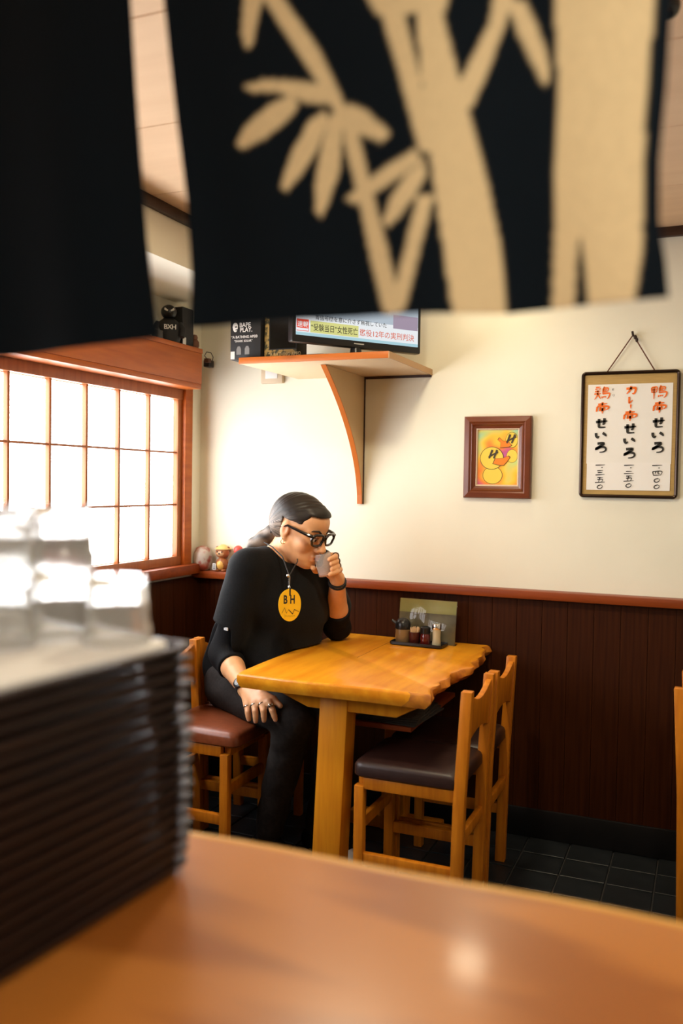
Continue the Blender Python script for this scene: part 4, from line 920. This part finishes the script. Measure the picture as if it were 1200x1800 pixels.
# hair ------------------------------------------------------------
Fh=Field(HC-0.20,HC+0.20,0.0028)
Fh.ell(H(-0.014,0,0.027),HS*V3(0.105,0.0830,0.0865),HR,k=0.0).ell(H(-0.050,0,0.000),HS*V3(0.066,0.072,0.070),HR,k=0.02)
Fh.ell(H(0.050,0,0.068),HS*V3(0.040,0.054,0.024),HR,k=0.02)
# cut the face opening: below the hairline in front, around the ears, at the nape
sl,p=Fh.region(Fh.lo,Fh.lo+Fh.h*Fh.n,0); q=(p-HC)@HR/HS
hairline=0.066-0.0*q[...,0]; hl_front=q[...,2]-(0.062+0.10*np.abs(q[...,1])*0-0.0)     # positive above forehead line
temple=q[...,0]-(0.030-0.35*np.clip(q[...,2]-0.03,-1,1)*-1)
dface=np.minimum(0.066-q[...,2], q[...,0]-0.028-0.55*np.clip(q[...,2],-0.05,0.06))
ear=np.minimum(0.030-q[...,2], q[...,0]+0.024)               # around/below the ear
nape=-0.062-q[...,2]
cut=np.maximum(np.maximum(dface,ear),nape)
ang_=np.arctan2(q[...,2]+0.030,q[...,0]+0.105); dr_=np.hypot(q[...,2]+0.030,q[...,0]+0.105); strand=0.0009*np.clip((dr_-0.03)/0.05,0,1)*np.sin(ang_*52+2.2*np.sin(ang_*17)+q[...,1]*60)
Fh.f=np.maximum(Fh.f,cut.astype(np.float32))+strand.astype(np.float32)
me,v=Fh.mesh('hair'); v=relax(me,v,2,0.5)
q=(v-HC)@HR/HS; grey=np.clip((0.052-q[:,2])/0.045,0,1)*np.clip((0.045-q[:,0])/0.05,0,1)*0.9
grey*=0.55+0.45*np.sin(np.arctan2(q[:,2]+0.030,q[:,0]+0.105)*64+3*np.sin(np.arctan2(q[:,2]+0.030,q[:,0]+0.105)*23))
a=me.attributes.new('grey','FLOAT','POINT'); a.data.foreach_set('value',np.clip(grey,0,1).astype(np.float32))
hairm=attr_mat('hair','grey',(0.014,0.009,0.006),(0.26,0.19,0.14),0.45,spec=0.35,noise=0.35)
hair=link('hair',me,hairm,person,label='slicked-back dark hair greying at the sides')
Fp=Field(HC-V3(0.36,0.16,0.22),HC+V3(0.06,0.16,0.12),0.003)
pt=[H(-0.080,0,-0.030),V3(-1.462,2.852,1.118),V3(-1.500,2.855,1.092),V3(-1.540,2.858,1.066),V3(-1.580,2.860,1.020)]
Fp.chain(pt,[0.030,0.026,0.028,0.026,0.014],k=0.01)
me,v=Fp.mesh('ponytail'); v=relax(me,v,2,0.5); g=0.45+0.35*np.sin(v@V3(20,160,140))
a=me.attributes.new('grey','FLOAT','POINT'); a.data.foreach_set('value',np.clip(g,0,1).astype(np.float32))
link('ponytail',me,hairm,person)
B().tube([tuple(V3(-1.452,2.852,1.126)+0.027*(V3(0.42,0,0.90)*math.cos(a)+V3(0,1,0)*math.sin(a))) for a in [2*PI*k/16 for k in range(16)]],0.004,n=8,closed=True).build('hair_tie',matte_black,person)

# clothes ------------------------------------------------------------
def cloth(F_,amp,fr,seed):
    sl,p=F_.region(F_.lo,F_.lo+F_.h*F_.n,0); near=np.abs(F_.f)<0.03; w_=wob(p[near],fr,seed); F_.f[near]+=(amp*w_).astype(np.float32)
black_cloth=mat('black_cotton',(0.0050,0.0055,0.0065),0.85,col2=(0.0075,0.0080,0.0090),scale=160,bump=0.2,spec=0.15,sheen=0.05)
black_knit=mat('black_knit',(0.005,0.005,0.006),0.8,col2=(0.008,0.008,0.009),scale=220,bump=0.2,spec=0.15)
FT=Field((-1.84,2.48,0.46),(-1.12,3.22,1.16),0.0045)
FT.ell(PEL+up*0.02,(0.135,0.180,0.125),RB,k=0.03).ell(BEL,(0.138,0.180,0.150),RB,k=0.05).ell(CH,(0.128,0.190,0.150),RB,k=0.05)
FT.cap(RSH,LSH,0.058,k=0.05).cap(NB-up*0.012,RSH*0.7+NB*0.3+up*0.004,0.056,0.050,k=0.03).cap(NB-up*0.012,LSH*0.7+NB*0.3+up*0.004,0.056,0.050,k=0.03)
rs=(REL-RSH); ls=(LEL-LSH); re_=RSH+rs*0.80; le_=LSH+ls*0.75
FT.chain([RSH,re_+V3(-0.002,-0.002,0)],[0.062,0.072],k=0.03).chain([LSH,le_+up*0.02],[0.062,0.070],k=0.04).ell(V3(-1.405,2.88,0.82),(0.105,0.150,0.13),RB,k=0.05).cap(V3(-1.44,2.80,0.66),V3(-1.42,2.96,0.70),0.10,k=0.05)
FT.half(RSH+rs*0.66,rs,k=0.006,lo=RSH+rs*0.95-V3(0.13,0.12,0.13),hi=RSH+rs*0.95+V3(0.05,0.055,0.14))
# neckline
nk=H(-0.02,0,-0.045)-NB; FT.cap(NB+nk*0.10,NB+nk*0.9,0.072,0.080,k=0.012,op='s')
cloth(FT,0.006,24,3)
sl,p=FT.region(FT.lo,FT.lo+FT.h*FT.n,0); FT.f=np.maximum(FT.f,(0.490-p[...,2]).astype(np.float32)); tbx=np.maximum.reduce([-1.362-p[...,0],p[...,2]-0.704,0.60-p[...,2]]); FT.f=np.maximum(FT.f,(-tbx).astype(np.float32))
me,v=FT.mesh('tshirt'); v=relax(me,v,2,0.5); link('tshirt',me,black_cloth,person,label='loose black short-sleeved t-shirt')
ts=v
# white hem logo on the sleeve
FS=Field((-1.72,2.50,0.56),(-1.36,2.86,0.92),0.0036)
FS.chain([RSH+rs*0.55,REL,REL*0.42+RWR*0.58],[0.052,0.052,0.049],k=0.02); cloth(FS,0.004,45,8)
d=RWR-REL; FS.half(REL+d*0.36,d,k=0.005)
me,v=FS.mesh('undershirt_sleeve'); v=relax(me,v,2,0.5); link('undershirt_sleeve',me,black_knit,person)
FS=Field((-1.46,2.90,0.66),(-1.16,3.20,0.98),0.0036)
d=LWR-LEL; FS.chain([LSH+ls*0.55,LEL,LEL+d*0.62],[0.050,0.050,0.048],k=0.02); cloth(FS,0.004,45,9); FS.half(LEL+d*0.36,d,k=0.005)
sl,p=FS.region(FS.lo,FS.lo+FS.h*FS.n,0); FS.f=np.maximum(FS.f,(0.7015-p[...,2]).astype(np.float32))
me,v=FS.mesh('undershirt_sleeve'); v=relax(me,v,2,0.5); link('undershirt_sleeve',me,black_knit,person)
trous=mat('black_trousers',(0.016,0.013,0.012),0.8,col2=(0.024,0.020,0.018),scale=90,bump=0.2,spec=0.2)
FQ=Field((-1.84,2.42,0.05),(-1.02,3.02,0.74),0.0048)
FQ.ell(PEL,(0.128,0.165,0.115),np.stack([bf,bl,up],1),k=0.03)
FQ.chain([RHIP,RKN],[0.088,0.066],k=0.03).chain([RKN,RAN],[0.064,0.050],k=0.02).chain([LHIP,LKN],[0.088,0.064],k=0.03).chain([LKN,LAN],[0.062,0.050],k=0.02)
cloth(FQ,0.006,38,5)
sl,p=FQ.region(FQ.lo,FQ.lo+FQ.h*FQ.n,0); pz=p[...,2]; FQ.f=np.maximum(FQ.f,(0.070-pz).astype(np.float32))
px_=p[...,0]+1.572    # keep above the cushion
FQ.f=np.where((px_<0.172),np.maximum(FQ.f,(0.4775-pz).astype(np.float32)),FQ.f)
me,v=FQ.mesh('trousers'); v=relax(me,v,2,0.5); link('trousers',me,trous,person)
for an,dr in ((RAN,V3(0.86,-0.50,0)),(LAN,V3(0.92,-0.38,0))):
    dr=dr/np.linalg.norm(dr); sd=np.cross(up,dr)
    FZ=Field(an+V3(-0.12,-0.20,-0.11),an+V3(0.24,0.12,0.10),0.0034)
    a0=V3(an[0],an[1],0.052); FZ.chain([a0-dr*0.035-up*0.012,a0+dr*0.05-up*0.014,a0+dr*0.135-up*0.026],[0.042,0.041,0.036],k=0.01).chain([a0,an+up*0.03],[0.040,0.038],k=0.02)
    sl,p=FZ.region(FZ.lo,FZ.lo+FZ.h*FZ.n,0); FZ.f=np.maximum(FZ.f,(0.0015-p[...,2]).astype(np.float32))
    me,v=FZ.mesh('shoe'); v=relax(me,v,2,0.5); shoe=link('shoe',me,black_knit,person)
    FZ=Field(an+dr*0.10+V3(-0.14,-0.14,-0.13),an+dr*0.10+V3(0.16,0.14,0.06),0.003)
    FZ.ell(V3(a0[0],a0[1],0.016)+dr*0.128,(0.056,0.0415,0.046),np.stack([dr,sd,up],1),k=0.0); FZ.half(a0+dr*0.128,-dr,k=0.003)
    sl,p=FZ.region(FZ.lo,FZ.lo+FZ.h*FZ.n,0); FZ.f=np.maximum(FZ.f,(0.001-p[...,2]).astype(np.float32))
    me,v=FZ.mesh('toe_cap'); v=relax(me,v,1,0.5); link('toe_cap',me,mat('toe_rubber',(0.62,0.56,0.48),0.5),shoe)

# face details ---------------------------------------------------------
MH=basis(HC,hf*HS,hl*HS,hu*HS)
for s in (-1,1):
    ey=B().ellipsoid((0.0815,s*0.031,-0.006),(0.0125,0.0125,0.0125),M=MH).build('eye',mat('eye_white_wet',(0.55,0.50,0.46),0.15),person)
    B().ellipsoid((0.0915,s*0.0305,-0.0075),(0.0030,0.0058,0.0058),M=MH).build('iris',mat('iris_dark',(0.012,0.007,0.005),0.1),ey)
    # eyelid and brow
    B().tube([tuple(H(0.088,s*0.016,-0.004)),tuple(H(0.0945,s*0.024,0.002)),tuple(H(0.0945,s*0.034,0.0025)),tuple(H(0.085,s*0.045,-0.003))],0.0028,n=8).build('eyelid',mat('lid_skin',(0.34,0.13,0.06),0.5),person)
    B().tube([tuple(H(0.096,s*0.014,0.016)),tuple(H(0.0945,s*0.028,0.024)),tuple(H(0.083,s*0.044,0.021)),tuple(H(0.073,s*0.052,0.014))],[0.0028,0.0036,0.0030,0.0012],n=8).build('eyebrow',mat('brow_hair',(0.03,0.018,0.010),0.7),person)
# spectacles
spm=mat('black_acetate',(0.006,0.005,0.005),0.18,coat=0.5)
def rim(s):
    P=[]
    for k in range(32):
        a=2*PI*k/32; ca,sa=math.cos(a),math.sin(a)
        yy=0.0268*(abs(ca)**0.62)*(1 if ca>0 else -1); zz=0.0190*(abs(sa)**0.62)*(1 if sa>0 else -1)
        if zz<0: yy*=0.90
        else: yy*=1.04
        P.append((0.105-0.10*abs(s*0.0335+yy)*abs(s*0.0335+yy)/0.06, s*0.0345+yy, -0.004+zz))
    return P
sp=B()
for s in (-1,1): sp.tube([tuple(H(*p)) for p in rim(s)],0.0046,n=10,closed=True)
sp.tube([tuple(H(0.105,-0.012,0.004)),tuple(H(0.108,0,0.006)),tuple(H(0.105,0.012,0.004))],0.0036,n=8)
for s in (-1,1): sp.tube([tuple(H(0.101,s*0.052,0.009)),tuple(H(0.097,s*0.061,0.009))],0.0052,n=8)
sp=sp.build('eyeglasses',spm,person,label='thick black spectacle frame')
for s in (-1,1):
    B().tube([tuple(H(0.098,s*0.062,0.009)),tuple(H(0.085,s*0.0735,0.010)),tuple(H(0.040,s*0.0790,0.011)),tuple(H(0.004,s*0.0810,0.011)),tuple(H(-0.020,s*0.0800,-0.004))],[0.0066,0.0062,0.0054,0.0044,0.003],n=8).build('temple_arm',spm,sp)
    t=bmesh.new(); R_=rim(s); f_=t.faces.new([t.verts.new(tuple(H(*p))) for p in R_]); r_=bmesh.ops.extrude_face_region(t,geom=[f_])
    for g in r_['geom']:
        if isinstance(g,bmesh.types.BMVert): g.co+=Vector(hf*0.0012)
    bmesh.ops.recalc_face_normals(t,faces=t.faces[:]); b=B(); b._add(t); b.build('lens',mat('lens_glass',(1,1,1),0.02,trans=1,ior=1.12),sp,smooth=False)
B().tube([tuple(H(0.002+0.006*math.cos(a),-0.0775+0.004*math.cos(a),-0.046+0.009*math.sin(a))) for a in [2*PI*k/18 for k in range(18)]],0.0016,n=6,closed=True).build('earring',mat('gold_metal',(0.75,0.48,0.18),0.25,1.0),person)
# necklace, clip and tag ------------------------------------------------
TG=V3(-1.302,2.672,0.885)       # tag centre, hanging in front of the chest
apex=V3(-1.307,2.676,0.982)
cm=mat('black_cord',(0.010,0.009,0.009),0.6)
Lp=NB-bl*0.062+bf*0.030+up*0.034; Rp=NB+bl*0.020+bf*0.066+up*0.006
for q0 in (Lp,Rp):
    B().tube([tuple(q0-bf*0.05+up*0.012),tuple(q0),tuple(q0*0.6+apex*0.4+bf*0.022+up*0.006),tuple(apex)],0.0022,n=7).build('necklace_cord',cm,person)
ck_=B(); ck_.ellipsoid(tuple(apex-bl*0.006),(0.006,0.006,0.006)); ck_.tube([tuple(apex),tuple(apex-up*0.040)],[0.0042,0.0034],n=10); ck_.ellipsoid(tuple(apex-up*0.040),(0.005,0.005,0.009)); ck_.build('pendant_clip',chrome,person)
tn=V3(0.62,-0.785,0); tn/=np.linalg.norm(tn); tr=V3(-tn[1],tn[0],0)     # facing, right-hand direction seen from the front
TM=basis(TG,tr,-tn,up)
E=[]
for k in range(40):
    a=2*PI*k/40; r=0.039*math.cos(a); z=0.057*math.sin(a)
    if z>0.030: z=0.030+(z-0.030)*0.85
    E.append((r,z))
tgp=B().prism(E,-0.0015,0.0015,'y',bev=0.0004,M=TM).build('pendant_tag',mat('yellow_tag',(0.88,0.50,0.010),0.45),person,smooth=False,label='yellow oval tag with black letters and mountain drawing')
for ch,x,sz in (('B',-0.0225,0.040),('H',0.0,0.040)):
    me=text_mesh(ch,sz,0.03,xs=0.62); me.transform(TM@T(x,-0.0021,0.004)); link('lettering',me,black_ink,tgp,False)
b=B(); b.stroke([(-0.027,-0.029),(-0.018,-0.010),(-0.011,-0.029),(-0.004,-0.017),(0.010,-0.032),(0.016,-0.017),(0.033,-0.025)],[0.0012,0.0024,0.0026,0.0026,0.0044,0.0030,0.0010],y=-0.0019)
b.stroke([(-0.019,-0.033),(-0.017,-0.045),(-0.013,-0.034),(-0.012,-0.041)]+[(-0.010+0.0028*k,-0.0385+0.0015*(-1)**k) for k in range(11)],0.0008,y=-0.0019)
bmesh.ops.transform(b.bm,matrix=TM,verts=b.bm.verts[:]); b.build('mountain_drawing',black_ink,tgp,smooth=False)
b=B(); b.box(-0.0025,0.0025,-0.0026,-0.0018,0.030,0.056,M=TM); b.tube([tuple(apex-up*0.046),tuple(TG+up*0.055)],0.0022,n=8); b.build('tag_strap',cm,tgp)
# jewellery, watch
def ringat(name,c,ax,r,tr_,m,n=18,par=None):
    c=np.array(c);ax=np.array(ax)/np.linalg.norm(ax); u=np.cross(ax,V3(0.3,0.5,0.8)); u/=np.linalg.norm(u); w_=np.cross(ax,u)
    return B().tube([tuple(c+r*(u*math.cos(2*PI*k/n)+w_*math.sin(2*PI*k/n))) for k in range(n)],tr_,n=8,closed=True).build(name,m,par or person)
d=(RWR-REL)/np.linalg.norm(RWR-REL); wc=RWR-d*0.012
wt_=B(); u=np.cross(d,up); u/=np.linalg.norm(u); n_=np.cross(u,d)
wt_.lathe([(0.0305,-0.011),(0.0325,-0.008),(0.0325,0.008),(0.0305,0.011),(0.029,0.008),(0.029,-0.008),(0.0305,-0.011)],n=28,cap=False,M=basis(wc,u,n_,d))
wo=wt_.build('wristwatch',matte_black,person)
fd=(-V3(0.35,0.75,0)+up*0.75); fd-=d*(fd@d); fd/=np.linalg.norm(fd); e1=np.cross(d,fd)
B().lathe([(0,-0.004),(0.019,-0.004),(0.021,0.0),(0.021,0.007),(0.018,0.009),(0,0.009)],n=28,M=basis(wc+fd*0.030,d,e1,fd)).build('watch_case',blackp,wo)
B().lathe([(0,0.0),(0.0145,0.0),(0.0145,0.0006),(0,0.0006)],n=24,M=basis(wc+fd*0.0392,d,e1,fd)).build('watch_dial',mat('dial_grey',(0.03,0.032,0.03),0.2),wo)
b=B(); b.box(-0.0008,0.0008,0.0,0.011,0.0006,0.0012,M=basis(wc+fd*0.0392,d,e1,fd)); b.box(0.0,0.008,-0.0008,0.0008,0.0006,0.0012,M=basis(wc+fd*0.0392,d,e1,fd)); b.build('watch_hand',white_p,wo)
d2=(LWR-LEL)/np.linalg.norm(LWR-LEL)
ringat('bracelet',LWR-d2*0.004,d2,0.0300,0.0042,matte_black); ringat('bracelet',LWR-d2*0.015,d2+V3(0.1,0,0),0.0305,0.0036,cm)
silver=mat('silver_ring',(0.62,0.58,0.52),0.25,1.0); dsil=mat('oxidised_silver',(0.14,0.12,0.10),0.3,1.0)
for i in (0,1,2): ringat('ring',MC[i]*0.72+PP[i]*0.28,PP[i]-MC[i],0.0118,0.0022,silver)
ringat('ring',MC[3]*0.5+PP[3]*0.5,PP[3]-MC[3],0.0120,0.0032,silver); 
b=B().ellipsoid(tuple(MC[3]*0.5+PP[3]*0.5+V3(0.002,-0.012,0.006)),(0.007,0.006,0.007)).build('ring_head',silver,person)
for i,z in enumerate((0.022,0.004,-0.014)):
    m=G3(44,0.052,z); p1=G3(4+[0,4,2][i],0.046,z); ringat('ring',m*0.6+p1*0.4,p1-m,0.0112,0.0020,dsil)
for i in range(4):   # nails of the resting hand
    nrm=V3(-0.1,-0.9,0.35); nrm/=np.linalg.norm(nrm); ax=(TP[i]-PP[i]); ax/=np.linalg.norm(ax); sd=np.cross(nrm,ax)
    nrm=np.cross(ax,sd); B().ellipsoid((0,0,0),(0.0062,0.0048,0.0016),M=basis(TP[i]+nrm*0.0072-ax*0.001,ax,sd,nrm),n=12,m=8).build('fingernail',mat('nail',(0.62,0.30,0.18),0.3),person)
# small white sleeve label
i_=np.argmin(np.abs(ts-(RSH+rs*0.70+V3(0.02,-0.075,0.0))).sum(1)); c0=ts[i_]
B().box(-0.010,0.010,-0.0032,0.0,-0.005,0.005,M=basis(c0,V3(0.93,-0.37,0),V3(0.37,0.93,0),up)).build('sleeve_label',mat('label_grey',(0.5,0.5,0.5),0.6),person)

# drinking glass held at the mouth --------------------------------------
gz=gx; g1=V3(1,0,0)-gz*gz[0]; g1/=np.linalg.norm(g1); g2=np.cross(gz,g1)
gl=thing('drinking_glass','small clear glass of water held to the mouth','glass',tuple(GB)); gl.rotation_mode='QUATERNION'; gl.rotation_quaternion=basis((0,0,0),g1,g2,gz).to_quaternion()
gh=float(np.linalg.norm(GT-GB))
b=B(); b.lathe([(0,0),(0.0245,0),(0.026,0.002),(0.0310,gh),(0.0300,gh+0.0008),(0.0288,gh-0.0005),(0.0242,0.006),(0,0.006)],n=36); b.build('tumbler_wall',mat('thin_glass',(1,1,1),0.16,trans=0.84,ior=1.10),gl)
b=B(); b.lathe([(0,0.0062),(0.0238,0.0062),(0.0262,0.034),(0,0.034)],n=30); b.build('water',mat('water_pinkish',(1.0,0.88,0.83),0.12,trans=0.82,ior=1.06),gl)
